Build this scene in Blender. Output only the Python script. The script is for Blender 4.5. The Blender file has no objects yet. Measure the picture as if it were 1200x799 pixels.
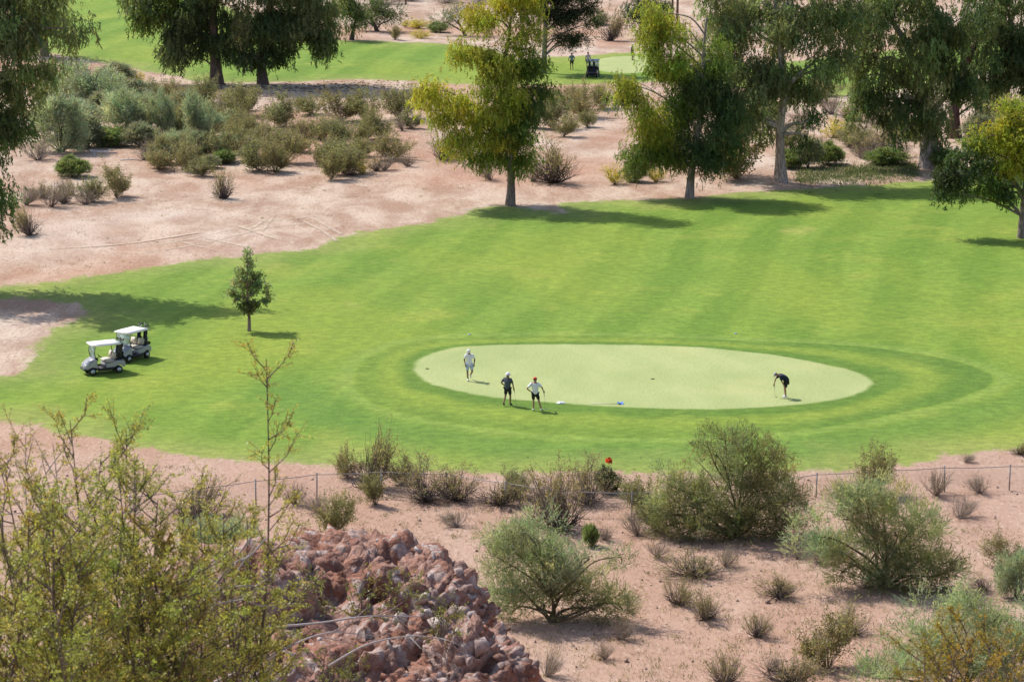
import bpy, bmesh, math, random
import numpy as np
from mathutils import Vector, noise
R = math.radians
D = bpy.data
scene = bpy.context.scene
COL = scene.collection

# ------------------------------------------------------------------ camera
F = 3333.33; CX, CY = 600.0, 399.5; H = 34.6; PITCH = R(12.15)
CF = np.array([0, math.cos(PITCH), -math.sin(PITCH)])
CU = np.array([0, math.sin(PITCH), math.cos(PITCH)])
CR = np.array([1.0, 0, 0])
CAM = np.array([0, 0, H])
cam = D.cameras.new('camera'); cam.lens = 100; cam.sensor_width = 36
cam.clip_start = .5; cam.clip_end = 9000
cam.dof.use_dof = True; cam.dof.focus_distance = 150; cam.dof.aperture_fstop = 13
co = D.objects.new('camera', cam); COL.objects.link(co)
co.location = CAM; co.rotation_euler = (math.pi/2 - PITCH, 0, 0)
scene.camera = co

def terrain(x, y):
    x = np.asarray(x, float); y = np.asarray(y, float)
    h = np.where(y < 22, 33.0 - .28*y, 26.84 - .408*(y-22))
    h = np.minimum(h, 34 + 0*y)
    h = .5*(h + np.sqrt(h*h + 6.0)) - .03
    m = np.clip((y-95)/40, 0, 1)
    u = .22*np.sin(x*.06+1)*np.sin(y*.05) + .12*np.sin(.13*x+.09*y)
    far = np.clip(y-470, 0, 900)
    hills = far*.05 + far*.03*np.sin(x*.004+1)
    ax = np.clip(np.abs(x)-140, 0, 900)
    return h + u*m + hills + ax*.02
def ray(px, py):
    return CF*F + CR*(px-CX) + CU*(CY-py)
def P(px, py):                       # where a pixel's ray meets the ground (for y > 88 m)
    d = ray(px, py); z = 0.0
    for _ in range(30):
        t = (z-H)/d[2]; p = CAM + d*t; z = z*.4 + .6*float(terrain(p[0], p[1]))
    return Vector((p[0], p[1], float(terrain(p[0], p[1]))))
def at(px, py, dist):                # point on the ray at a chosen distance
    d = ray(px, py); t = dist/d[1]
    return Vector(CAM + d*t)
def scale_at(p):
    return F/float(np.dot(np.array(p)-CAM, CF))
def gz(x, y): return float(terrain(x, y))

# ------------------------------------------------------------------ materials
def newmat(name):
    m = D.materials.new(name); m.use_nodes = True
    n = m.node_tree.nodes; n.clear()
    return m, n, m.node_tree.links
def N(n, t, **k):
    x = n.new('ShaderNode'+t)
    for a, b in k.items(): setattr(x, a, b)
    return x
class NB:                            # tiny expression helper for shader trees
    def __init__(s, n, l): s.n, s.l = n, l
    def put(s, sock, v):
        if isinstance(v, bpy.types.NodeSocket): s.l.new(v, sock)
        else: sock.default_value = v
    def m(s, op, a, b=0.0, c=None):
        x = N(s.n, 'Math', operation=op); s.put(x.inputs[0], a); s.put(x.inputs[1], b)
        if c is not None: s.put(x.inputs[2], c)
        return x.outputs[0]
    def sst(s, v, lo, hi):
        x = N(s.n, 'MapRange', interpolation_type='SMOOTHSTEP')
        s.put(x.inputs[0], v); x.inputs[1].default_value = lo; x.inputs[2].default_value = hi
        return x.outputs[0]
    def mix(s, f, a, b, bt='MIX'):
        x = N(s.n, 'Mix', data_type='RGBA', blend_type=bt)
        s.put(x.inputs[0], f)
        for i, v in ((6, a), (7, b)):
            s.put(x.inputs[i], v if isinstance(v, bpy.types.NodeSocket) else (*v, 1))
        return x.outputs[2]
    def noise(s, vec, sc, det=4, rough=.55, dist=0):
        x = N(s.n, 'TexNoise'); x.inputs['Scale'].default_value = sc; x.inputs['Detail'].default_value = det
        x.inputs['Roughness'].default_value = rough; x.inputs['Distortion'].default_value = dist
        if vec is not None: s.l.new(vec, x.inputs['Vector'])
        return x.outputs[0]
    def attr(s, name):
        x = N(s.n, 'Attribute', attribute_name=name); return x
    def xyz(s, vec):
        x = N(s.n, 'SeparateXYZ'); s.l.new(vec, x.inputs[0]); return x.outputs
    def mapp(s, vec, scale=(1,1,1), rot=(0,0,0)):
        x = N(s.n, 'Mapping'); x.inputs['Scale'].default_value = scale; x.inputs['Rotation'].default_value = rot
        s.l.new(vec, x.inputs[0]); return x.outputs[0]
def finish(n, l, col, rough=.8, bump=None, bs=.3, bd=.05, spec=.3, metal=0):
    b = N(n, 'BsdfPrincipled'); o = N(n, 'OutputMaterial')
    nb = NB(n, l)
    nb.put(b.inputs['Base Color'], col if isinstance(col, bpy.types.NodeSocket) else (*col, 1))
    nb.put(b.inputs['Roughness'], rough); b.inputs['Specular IOR Level'].default_value = spec
    b.inputs['Metallic'].default_value = metal
    if bump is not None:
        u = N(n, 'Bump'); u.inputs['Strength'].default_value = bs; u.inputs['Distance'].default_value = bd
        l.new(bump, u.inputs['Height']); l.new(u.outputs[0], b.inputs['Normal'])
    l.new(b.outputs[0], o.inputs[0]); return b
def plain(name, col, rough=.6, var=.12, sc=8, spec=.4, metal=0):
    m, n, l = newmat(name); nb = NB(n, l)
    c = N(n, 'TexCoord').outputs['Object']
    f = nb.noise(c, sc, 3)
    k = nb.mix(f, tuple(v*(1-var*1.6) for v in col), tuple(min(1, v*(1+var*1.4)) for v in col))
    finish(n, l, k, rough, spec=spec, metal=metal); return m

def leafmat(nm='foliage', ro=.5, sp=.25):
    m, n, l = newmat(nm); nb = NB(n, l)
    t = nb.attr('tint').outputs['Color']
    b = N(n, 'BsdfPrincipled'); b.inputs['Roughness'].default_value = ro; b.inputs['Specular IOR Level'].default_value = sp
    l.new(t, b.inputs['Base Color'])
    tr = N(n, 'BsdfTranslucent'); l.new(nb.mix(1.0, t, (1.25, 1.2, .7), 'MULTIPLY'), tr.inputs[0])
    mx = N(n, 'MixShader'); mx.inputs[0].default_value = .5
    l.new(b.outputs[0], mx.inputs[1]); l.new(tr.outputs[0], mx.inputs[2])
    o = N(n, 'OutputMaterial'); l.new(mx.outputs[0], o.inputs[0]); return m
def barkmat():
    m, n, l = newmat('bark'); nb = NB(n, l)
    t = nb.attr('tint').outputs['Color']
    c = N(n, 'TexCoord').outputs['Object']
    s = nb.mapp(c, (5, 5, 1.1))
    f = nb.noise(s, 1.6, 5, .65)
    k = nb.mix(nb.sst(f, .35, .65), nb.mix(1.0, t, (.55, .5, .48), 'MULTIPLY'), nb.mix(1.0, t, (1.25, 1.22, 1.2), 'MULTIPLY'))
    finish(n, l, k, .85, f, .6, .06); return m
LEAF = leafmat(); WAXY = leafmat('waxy_leaf', .42, .4); BARK = barkmat()

def groundmat():
    m, n, l = newmat('turf_and_sand'); nb = NB(n, l)
    g = nb.attr('g').outputs['Fac']; gr = nb.attr('gr').outputs['Fac']; rg = nb.attr('ring').outputs['Fac']
    pos = N(n, 'NewGeometry').outputs['Position']
    x, y, z = nb.xyz(pos)
    # --- sand
    big = nb.noise(pos, .05, 5, .6, .4); mid = nb.noise(nb.mapp(pos, (1, .45, 1)), .3, 6, .65, .3)
    fine = nb.noise(nb.mapp(pos, (1, .4, 1)), 5.5, 4, .8); red = nb.noise(pos, .028, 4, .6)
    sand = nb.mix(nb.sst(mid, .36, .66), (.315, .198, .135), (.5, .385, .295))
    sand = nb.mix(nb.m('MULTIPLY', nb.sst(red, .46, .64), .65), sand, (.37, .195, .12))
    sand = nb.mix(nb.m('MULTIPLY', nb.sst(big, .52, .7), .5), sand, (.52, .43, .36))
    nearm = nb.m('SUBTRACT', 1.0, nb.sst(y, 128, 150))
    sand = nb.mix(nb.m('MULTIPLY', nearm, .7), sand, (.37, .228, .165))
    sand = nb.mix(nb.m('MULTIPLY', nb.sst(fine, .53, .64), .6), sand, (.17, .11, .085))
    sand = nb.mix(nb.m('MULTIPLY', nb.m('SUBTRACT', 1.0, nb.sst(fine, .33, .44)), .45), sand, (.58, .48, .4))
    vor = N(n, 'TexVoronoi'); vor.inputs['Scale'].default_value = 3.2; l.new(pos, vor.inputs['Vector'])
    peb = nb.m('SUBTRACT', 1.0, nb.sst(vor.outputs['Distance'], .1, .17))
    pebm = nb.m('MULTIPLY', peb, nb.sst(mid, .48, .58))
    sand = nb.mix(nb.m('MULTIPLY', pebm, .7), sand, (.19, .13, .105))
    # --- grass
    gn = nb.noise(nb.mapp(pos, (.5, .45, 1)), .3, 6, .65); gb = nb.noise(nb.mapp(pos, (1, .5, 1)), .05, 4, .55, .5)
    gf = nb.noise(nb.mapp(pos, (.4, .55, 1)), 4, 5, .75)
    warp = nb.m('MULTIPLY', nb.noise(pos, .03, 2), 5.0)
    sx = nb.m('ADD', nb.m('ADD', x, nb.m('MULTIPLY', y, -.22)), warp)
    st = nb.m('SINE', nb.m('MULTIPLY', sx, 2*math.pi/5.2))
    st = nb.m('MULTIPLY', nb.sst(st, -.5, .5), nb.m('ADD', .45, nb.sst(gn, .3, .6)))
    grass = nb.mix(nb.m('MULTIPLY', st, .75), (.13, .216, .027), (.168, .256, .036))
    grass = nb.mix(nb.sst(gb, .42, .68), grass, (.215, .275, .036))
    grass = nb.mix(nb.m('MULTIPLY', nb.sst(gn, .52, .72), .7), grass, (.265, .3, .05))
    # bands mown round the green
    wob = nb.m('MULTIPLY', nb.m('SUBTRACT', nb.noise(pos, .09, 3), .5), 3.0)
    grw = nb.m('ADD', gr, wob)
    band = nb.sst(nb.m('SINE', nb.m('MULTIPLY', grw, 2*math.pi/5.5)), -.4, .6)
    wob2 = nb.m('MULTIPLY', nb.m('SUBTRACT', nb.noise(nb.mapp(pos, (.6, .6, 1)), .3, 5, .65), .5), .55)
    u = nb.m('ADD', nb.m('DIVIDE', gr, nb.m('MAXIMUM', nb.m('SUBTRACT', gr, rg), .01)), wob2)
    inside = nb.m('MULTIPLY', nb.m('SUBTRACT', 1.0, nb.sst(rg, -.15, .15)), nb.sst(gr, -.1, .1))
    farside = nb.m('SUBTRACT', 1.0, nb.m('MULTIPLY', nb.sst(y, 160, 169), .75))
    b_in = nb.m('SUBTRACT', 1.0, nb.sst(u, .2, .5)); b_out = nb.m('MULTIPLY', nb.sst(u, .5, .85), nb.m('ADD', .65, nb.m('MULTIPLY', nb.sst(x, 8, 20), .35)))
    dk = nb.m('MULTIPLY', farside, nb.m('MULTIPLY', inside, nb.m('MAXIMUM', b_in, b_out)))
    lt = nb.m('MULTIPLY', nb.m('MULTIPLY', inside, farside), nb.m('SUBTRACT', 1.0, nb.m('MAXIMUM', b_in, b_out)))
    grass = nb.mix(nb.m('MULTIPLY', dk, .7), grass, (.085, .165, .024))
    grass = nb.mix(nb.m('MULTIPLY', lt, .6), grass, (.215, .275, .04))
    edge = nb.m('MULTIPLY', nb.sst(rg, .05, .3), nb.m('SUBTRACT', 1.0, nb.sst(rg, .5, 1.6)))
    grass = nb.mix(nb.m('MULTIPLY', nb.m('MULTIPLY', edge, farside), .4), grass, (.21, .29, .065))
    apron = nb.m('MULTIPLY', nb.m('MULTIPLY', nb.sst(rg, .6, 2.0), nb.m('SUBTRACT', 1.0, nb.sst(rg, 3.5, 7.0))), nb.m('SUBTRACT', 1.0, nb.sst(y, 146, 156)))
    grass = nb.mix(nb.m('MULTIPLY', apron, .55), grass, (.09, .185, .032))
    # the dried rim of the turf
    rim = nb.sst(nb.m('ADD', g, nb.m('MULTIPLY', nb.m('SUBTRACT', gn, .5), 9.0)), -5.5, 0.5)
    grass = nb.mix(nb.m('MULTIPLY', rim, .55), grass, (.27, .28, .085))
    ysp = nb.m('MULTIPLY', nb.sst(nb.noise(nb.mapp(pos, (1, .6, 1)), .12, 3, .5), .66, .74), .6)
    grass = nb.mix(ysp, grass, (.34, .33, .09))
    grass = nb.mix(nb.sst(gf, .35, .7), nb.mix(1.0, grass, (.77, .79, .77), 'MULTIPLY'), nb.mix(1.0, grass, (1.17, 1.14, 1.12), 'MULTIPLY'))
    # --- the green
    pg = nb.mix(nb.sst(nb.noise(nb.mapp(pos, (1, .5, 1)), .25, 5, .6), .3, .7), (.29, .335, .13), (.36, .39, .165))
    pg = nb.mix(nb.m('MULTIPLY', nb.sst(gf, .4, .7), .3), pg, (.3, .34, .135))
    pst = nb.sst(nb.m('SINE', nb.m('MULTIPLY', nb.m('ADD', x, nb.m('MULTIPLY', y, .5)), 2*math.pi/3.2)), -.4, .4)
    pg = nb.mix(nb.m('MULTIPLY', pst, .18), pg, (.265, .325, .115))
    pg = nb.mix(nb.m('MULTIPLY', nb.sst(nb.noise(pos, .18, 3, .5), .55, .7), .4), pg, (.42, .4, .17))
    ge = nb.m('ADD', gr, nb.m('MULTIPLY', nb.m('SUBTRACT', nb.noise(pos, .8, 3), .5), .5))
    grass = nb.mix(nb.m('SUBTRACT', 1.0, nb.sst(ge, -.12, .3)), grass, pg)
    # --- turf or sand
    e = nb.m('ADD', g, nb.m('MULTIPLY', nb.m('SUBTRACT', nb.noise(nb.mapp(pos, (1, .5, 1)), .35, 6, .7), .5), 5.0))
    e = nb.m('ADD', e, nb.m('MULTIPLY', nb.m('SUBTRACT', nb.noise(pos, 1.6, 4, .7), .5), 2.2))
    tf = nb.m('SUBTRACT', 1.0, nb.sst(e, -.45, .55))
    col = nb.mix(tf, sand, grass)
    hgt = nb.m('ADD', fine, nb.m('MULTIPLY', mid, 2.0))
    finish(n, l, col, .92, hgt, .5, .09, .15)
    return m
GROUND = groundmat()

# ------------------------------------------------------------------ mesh helpers
class MB:
    def __init__(s): s.v = []; s.f = []; s.t = []; s.n = 0
    def add(s, v, f, tint=(.5, .5, .5)):
        v = np.asarray(v, float).reshape(-1, 3)
        s.v.append(v)
        if isinstance(f, np.ndarray): s.f.append(f + s.n)
        else:
            for k in f: s.f.append(np.asarray([k]) + s.n)
        t = np.asarray(tint, float)
        s.t.append(np.broadcast_to(t, (len(v), 3)) if t.ndim == 1 else t)
        s.n += len(v); return s
    def build(s, name, mat, parent=None, smooth=False):
        me = D.meshes.new(name)
        if s.n:
            v = np.concatenate(s.v); t = np.concatenate(s.t)
            loops = np.concatenate([a.ravel() for a in s.f]).astype(np.int32)
            tot = np.concatenate([np.full(len(a), a.shape[1]) for a in s.f]).astype(np.int32)
            st = np.concatenate([[0], np.cumsum(tot)[:-1]]).astype(np.int32)
            me.vertices.add(len(v)); me.vertices.foreach_set('co', v.astype(np.float32).ravel())
            me.loops.add(len(loops)); me.loops.foreach_set('vertex_index', loops)
            me.polygons.add(len(tot)); me.polygons.foreach_set('loop_start', st)
            me.polygons.foreach_set('loop_total', tot)
            if smooth: me.polygons.foreach_set('use_smooth', np.ones(len(tot), bool))
            a = me.attributes.new('tint', 'FLOAT_COLOR', 'POINT')
            a.data.foreach_set('color', np.concatenate([t, np.ones((len(t), 1))], 1).astype(np.float32).ravel())
            me.update(calc_edges=True)
        me.materials.append(mat)
        o = D.objects.new(name, me); COL.objects.link(o)
        if parent: o.parent = parent
        return o
    def tube(s, pts, rad, n=6, tint=(.3, .25, .2), cap=True):
        pts = np.asarray([tuple(p) for p in pts], float); k = len(pts)
        rad = np.broadcast_to(np.asarray(rad, float), (k,))
        d = np.gradient(pts, axis=0); d /= np.linalg.norm(d, axis=1, keepdims=True)+1e-9
        ref = np.array([0, 0, 1.0]) if abs(d[:, 2]).mean() < .8 else np.array([1.0, 0, 0])
        u = np.cross(d, ref); u /= np.linalg.norm(u, axis=1, keepdims=True)+1e-9
        w = np.cross(d, u)
        a = np.arange(n)/n*2*math.pi
        ring = pts[:, None] + rad[:, None, None]*(np.cos(a)[None, :, None]*u[:, None] + np.sin(a)[None, :, None]*w[:, None])
        f = []
        i = np.arange(k-1)[:, None]*n; j = np.arange(n)[None]; j2 = (j+1) % n
        q = np.stack([i+j, i+n+j, i+n+j2, i+j2], -1).reshape(-1, 4)
        base = s.n
        s.add(ring.reshape(-1, 3), q, tint)
        if cap and n > 2:
            s.f.append(np.array([list(range(n))])+base); s.f.append(np.array([list(range(n))[::-1]])+base+(k-1)*n)
        return s
    def leaves(s, pos, dr, ln, wd, tint, rng):
        pos = pos.reshape(-1, 3); dr = dr.reshape(-1, 3); k = len(pos)
        dr = dr/(np.linalg.norm(dr, axis=1, keepdims=True)+1e-9)
        r = rng.normal(size=(k, 3)); sd = np.cross(dr, r); sd /= np.linalg.norm(sd, axis=1, keepdims=True)+1e-9
        ln = np.broadcast_to(ln, (k,))[:, None]; wd = np.broadcast_to(wd, (k,))[:, None]
        v = np.stack([pos, pos+dr*ln*.45+sd*wd*.5, pos+dr*ln, pos+dr*ln*.45-sd*wd*.5], 1).reshape(-1, 3)
        q = np.arange(k*4).reshape(-1, 4)
        t = np.repeat(np.broadcast_to(tint, (k, 3)), 4, 0)
        return s.add(v, q, t)
    def box(s, lo, hi, tint=(.5, .5, .5)):
        x0, y0, z0 = lo; x1, y1, z1 = hi
        v = [(x0,y0,z0),(x1,y0,z0),(x1,y1,z0),(x0,y1,z0),(x0,y0,z1),(x1,y0,z1),(x1,y1,z1),(x0,y1,z1)]
        return s.add(v, np.array([(0,3,2,1),(4,5,6,7),(0,1,5,4),(1,2,6,5),(2,3,7,6),(3,0,4,7)]), tint)
    def mesh(s, me, tint=(.5, .5, .5)):
        base = s.n; s.add([tuple(v.co) for v in me.vertices], [], tint)
        for p in me.polygons: s.f.append(np.array([list(p.vertices)])+base)
        return s
def bmobj(name, bm, mat, parent=None, bevel=0, seg=2, smooth=True):
    if bevel: bmesh.ops.bevel(bm, geom=list(bm.edges), offset=bevel, segments=seg, affect='EDGES', clamp_overlap=True)
    bmesh.ops.recalc_face_normals(bm, faces=list(bm.faces))
    me = D.meshes.new(name); bm.to_mesh(me); bm.free()
    if smooth and len(me.polygons): me.polygons.foreach_set('use_smooth', np.array([len(p.vertices) == 4 for p in me.polygons]))
    me.materials.append(mat); o = D.objects.new(name, me); COL.objects.link(o)
    if parent: o.parent = parent
    return o
def bmbox(bm, lo, hi):
    g = bmesh.ops.create_cube(bm, size=1)
    for v in g['verts']:
        v.co = Vector([lo[i]+(v.co[i]+.5)*(hi[i]-lo[i]) for i in range(3)])
    return g['verts']
def bmprism(bm, prof, y0, y1):       # x-z profile pulled along y
    a = [bm.verts.new((x, y0, z)) for x, z in prof]; b = [bm.verts.new((x, y1, z)) for x, z in prof]
    bm.faces.new(a); bm.faces.new(b[::-1])
    for i in range(len(prof)):
        j = (i+1) % len(prof); bm.faces.new((a[i], b[i], b[j], a[j]))
def tag(o, label=None, cat=None, group=None, kind=None):
    if label: o['label'] = label
    if cat: o['category'] = cat
    if group: o['group'] = group
    if kind: o['kind'] = kind
    return o
def thing(name, label, cat, loc, rz=0, group=None):
    o = D.objects.new(name, None); COL.objects.link(o); o.empty_display_size = .2
    o.location = loc; o.rotation_euler = (0, 0, rz)
    return tag(o, label, cat, group)
def copy_tree(o, parent=None):
    c = o.copy(); COL.objects.link(c)
    if parent: c.parent = parent
    for ch in list(o.children): copy_tree(ch, c)
    return c
def catmull(p, sub=6, closed=True):
    p = [np.array(q, float) for q in p]; out = []; k = len(p)
    for i in range(k if closed else k-1):
        a, b, c, d = (p[(i-1) % k], p[i], p[(i+1) % k], p[(i+2) % k]) if closed else (p[max(i-1, 0)], p[i], p[i+1], p[min(i+2, k-1)])
        for j in range(sub):
            t = j/sub
            out.append(.5*(2*b+(c-a)*t+(2*a-5*b+4*c-d)*t*t+(3*b-a-3*c+d)*t**3))
    if not closed: out.append(p[-1])
    return np.array(out)

# ------------------------------------------------------------------ ground, fairway, green
def poly_w(pix, sub=5):
    return catmull([tuple(P(*q))[:2] for q in pix], sub)
fair = poly_w([(-260,345),(-120,350),(0,338),(60,330),(122,321),(190,311),(263,302),(323,296),(376,290),(400,276),(445,268),(494,263),(550,248),(585,241),(625,246),(660,249),(663,239),(720,235),(800,233),(870,227),(931,222),(1025,216),(1100,210),(1200,203),(1330,196),(1500,200),
               (1560,400),(1400,500),(1200,525),(1131,530),(1063,543),(950,551),(800,553),(700,553),(588,555),(480,549),(400,545),(368,542),(300,538),(225,533),(131,516),(60,503),(4,495),(-110,485),(-190,462),(-90,448),(0,440),(38,428),(48,402),(74,386),(96,366),(70,352),(0,352),(-120,362),(-260,360)])
far = poly_w([(60,-80),(40,40),(62,62),(110,72),(150,79),(200,88),(240,96),(330,96),(420,93),(500,97),(560,100),(650,100),(720,98),(775,96),(850,100),(930,112),(1010,112),(1100,95),(1200,80),(1320,75),(1320,45),(1200,40),(1060,58),(930,72),(850,78),(790,76),(770,66),(735,62),(690,65),(640,68),(612,71),(560,55),(480,50),(420,48),(385,46),(330,30),(250,0),(180,-80)])
green = poly_w([(488,430),(498,418),(530,408),(575,405),(620,404),(690,404),(760,405),(815,407),(860,411),(910,417),(955,425),(995,434),(1016,443),(1020,450),(1010,458),(985,466),(940,473),(870,478),(800,478.5),(720,476),(650,471),(600,467),(560,462),(520,453),(500,446),(490,438)], 4)
ring = poly_w([(418,440),(424,460),(455,478),(520,493),(600,504),(690,511),(800,512),(900,507),(990,496),(1080,478),(1140,460),(1165,446),(1150,434),(1110,421),(1050,411),(980,404),(880,400),(760,395),(600,394),(490,400),(435,418)], 4)
fgreen = poly_w([(690,75),(705,69),(735,66),(765,69),(778,76),(765,83),(735,86),(705,83)], 4)
def sdf(pts, poly):
    a = poly; b = np.roll(poly, -1, 0)
    lo = a.min(0)-30; hi = a.max(0)+30
    out = np.full(len(pts), 30.0)
    sel = np.where(((pts > lo) & (pts < hi)).all(1))[0]
    q = pts[sel]; dmin = np.full(len(q), 1e9); ins = np.zeros(len(q), bool)
    for i in range(len(a)):
        e = b[i]-a[i]; w = q-a[i]
        t = np.clip((w@e)/(e@e+1e-12), 0, 1)
        dd = w-t[:, None]*e; dmin = np.minimum(dmin, (dd*dd).sum(1))
        c = (a[i, 1] > q[:, 1]) != (b[i, 1] > q[:, 1])
        if abs(e[1]) > 1e-12: ins ^= c & (q[:, 0] < e[0]*(q[:, 1]-a[i, 1])/e[1]+a[i, 0])
    out[sel] = np.where(ins, -1, 1)*np.sqrt(dmin)
    return out
ypix = np.arange(815, -66, -2.0)
ang = PITCH + np.arctan((ypix-CY)/F)
ys = list(H/np.tan(ang))
ys = [-3000, -1200, -500, -220, -100, -40] + list(np.arange(-20, ys[0]-.4, 1.5)) + ys
ys += list(ys[-1]+np.cumsum(np.geomspace(3, 400, 40)))
xs = np.arange(-80, 80.01, .5)
ext = 80+np.cumsum(np.geomspace(1, 500, 34))
xs = np.concatenate([-ext[::-1], xs, ext]); ys = np.array(ys)
XX, YY = np.meshgrid(xs, ys); ZZ = terrain(XX, YY)
V = np.stack([XX, YY, ZZ], -1).reshape(-1, 3)
a_n = sdf(V[:, :2], fair); a_f = sdf(V[:, :2], far); a_gr = sdf(V[:, :2], green); a_rg = sdf(V[:, :2], ring); a_fg = sdf(V[:, :2], fgreen)
A = {'g': np.minimum(a_n, a_f), 'gr': np.minimum(a_gr, a_fg), 'ring': a_rg}
nx, ny = len(xs), len(ys)
i0 = (np.arange(ny-1)[:, None]*nx+np.arange(nx-1)[None]).ravel()
Q = np.stack([i0, i0+1, i0+nx+1, i0+nx], 1)
fm = lambda a: a[Q].mean(1)
cls = np.zeros(len(Q), int)
cls[fm(a_f) < 0] = 2; cls[fm(a_n) < 0] = 1; cls[fm(a_gr) < 0] = 3; cls[fm(a_fg) < 0] = 4
for k, nm in enumerate(['ground', 'fairway', 'far_fairway', 'putting_green', 'far_putting_green']):
    q = Q[cls == k]; u, inv = np.unique(q, return_inverse=True)
    mb = MB(); mb.add(V[u], inv.reshape(-1, 4))
    o = mb.build(nm, GROUND, smooth=True); tag(o, kind='structure')
    for an, av in A.items():
        at_ = o.data.attributes.new(an, 'FLOAT', 'POINT'); at_.data.foreach_set('value', av[u].astype(np.float32))

# tyre tracks left in the bare sand
def ribbon(path, w, lift):
    p = catmull([tuple(P(*q))[:2] for q in path], 14, False)
    d = np.gradient(p, axis=0); d /= np.linalg.norm(d, axis=1, keepdims=True)
    nn = np.stack([-d[:, 1], d[:, 0]], 1)
    rr = np.random.default_rng(len(path)); ww = w*(1+.5*rr.normal(size=len(p)).clip(-1, 1))[:, None]
    L = p+nn*ww/2; Rr = p-nn*ww/2
    k = len(p); v = np.concatenate([np.c_[q, terrain(q[:, 0], q[:, 1])+lift] for q in (L, p, Rr)]); i = np.arange(k-1)
    tt = np.repeat(np.array([0., 1., 0.]), k); en = np.minimum(np.arange(k), np.arange(k)[::-1])/4.0
    return v, np.concatenate([np.stack([i, i+k, i+k+1, i+1], 1), np.stack([i+k, i+2*k, i+2*k+1, i+k+1], 1)]), (tt*np.tile(np.clip(en, 0, 1), 3))[:, None]*np.ones(3)
def trackmat():
    m, n, l = newmat('loose_sand'); nb = NB(n, l)
    pos = N(n, 'NewGeometry').outputs['Position']; a = nb.attr('tint').outputs['Fac']
    b = N(n, 'BsdfDiffuse'); b.inputs[0].default_value = (.53, .42, .325, 1); t = N(n, 'BsdfTransparent'); mx = N(n, 'MixShader'); o = N(n, 'OutputMaterial')
    f = nb.m('MULTIPLY', nb.m('MULTIPLY', a, nb.sst(nb.noise(pos, .5, 4, .7),   .25, .55)), .95)
    l.new(f, mx.inputs[0]); l.new(t.outputs[0], mx.inputs[1]); l.new(b.outputs[0], mx.inputs[2]); l.new(mx.outputs[0], o.inputs[0]); return m
TRACK = trackmat()
mb = MB()
for path, w in (([(150,292),(230,279),(300,262),(345,256),(392,252)], .3), ([(165,297),(240,285),(310,268),(360,262)], .3),
             ([(205,281),(260,296)], .3), ([(232,277),(300,292)], .3), ([(292,270),(315,255)], .3), ([(306,273),(314,262),(322,252)], .3),
             ([(352,258),(376,270),(396,284)], .3), ([(366,256),(384,266),(402,276)], .3), ([(270,262),(330,283)], .3),
             ([(60,292),(150,286),(240,272)], .3)):
    v, f, tt = ribbon(path, w*1.7, .015 + .004*len(mb.f)); mb.add(v, f, tt)
tag(mb.build('tyre_track', TRACK), kind='structure')

# ------------------------------------------------------------------ crowns
DENS = 1.0
def crown(mb, rng, lobes, leaf=.3, wid=.085, sdir=(0, 0, -1), out=.3, rnd=.3, slen=1.2, nst=10, nlf=7, dens=6.5, crad=.45, hol=.45, lj=.5):
    for (c, r, tint, dm) in lobes:
        c = np.array(c); r = np.array(r)
        area = (r[0]*r[1]+r[1]*r[2]+r[0]*r[2])/3
        k = max(3, int(dens*dm*area*DENS))
        d = rng.normal(size=(k, 3)); d /= np.linalg.norm(d, axis=1, keepdims=True)
        rad = hol+(1.05-hol)*rng.random(k)**.55
        cc = c+d*r*rad[:, None]
        ct = np.array(tint)*rng.uniform(.72, 1.28, (k, 1))*(1+rng.normal(size=(k, 3))*np.array([.09, .04, .06]))
        s0 = cc[:, None]+rng.normal(size=(k, nst, 3))*crad*np.array([1, 1, .7])
        sd = np.array(sdir)+out*d[:, None]+rnd*rng.normal(size=(k, nst, 3))
        sd /= np.linalg.norm(sd, axis=2, keepdims=True)
        sl = slen*rng.uniform(.45, 1.15, (k, nst, 1, 1))*rng.uniform(.7, 1.3, (k, 1, 1, 1))
        t = (np.arange(nlf)+rng.random((k, nst, nlf)))[..., None]/nlf
        pos = s0[:, :, None]+sd[:, :, None]*t*sl
        dr = sd[:, :, None]+lj*rng.normal(size=(k, nst, nlf, 3))
        tt = np.repeat(ct[:, None], nst*nlf, 1).reshape(-1, 3)*rng.uniform(.8, 1.2, (k*nst*nlf, 1))
        m = k*nst*nlf
        mb.leaves(pos, dr, leaf*rng.uniform(.6, 1.3, m), wid*rng.uniform(.7, 1.3, m), np.clip(tt, .005, .9), rng)

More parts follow.
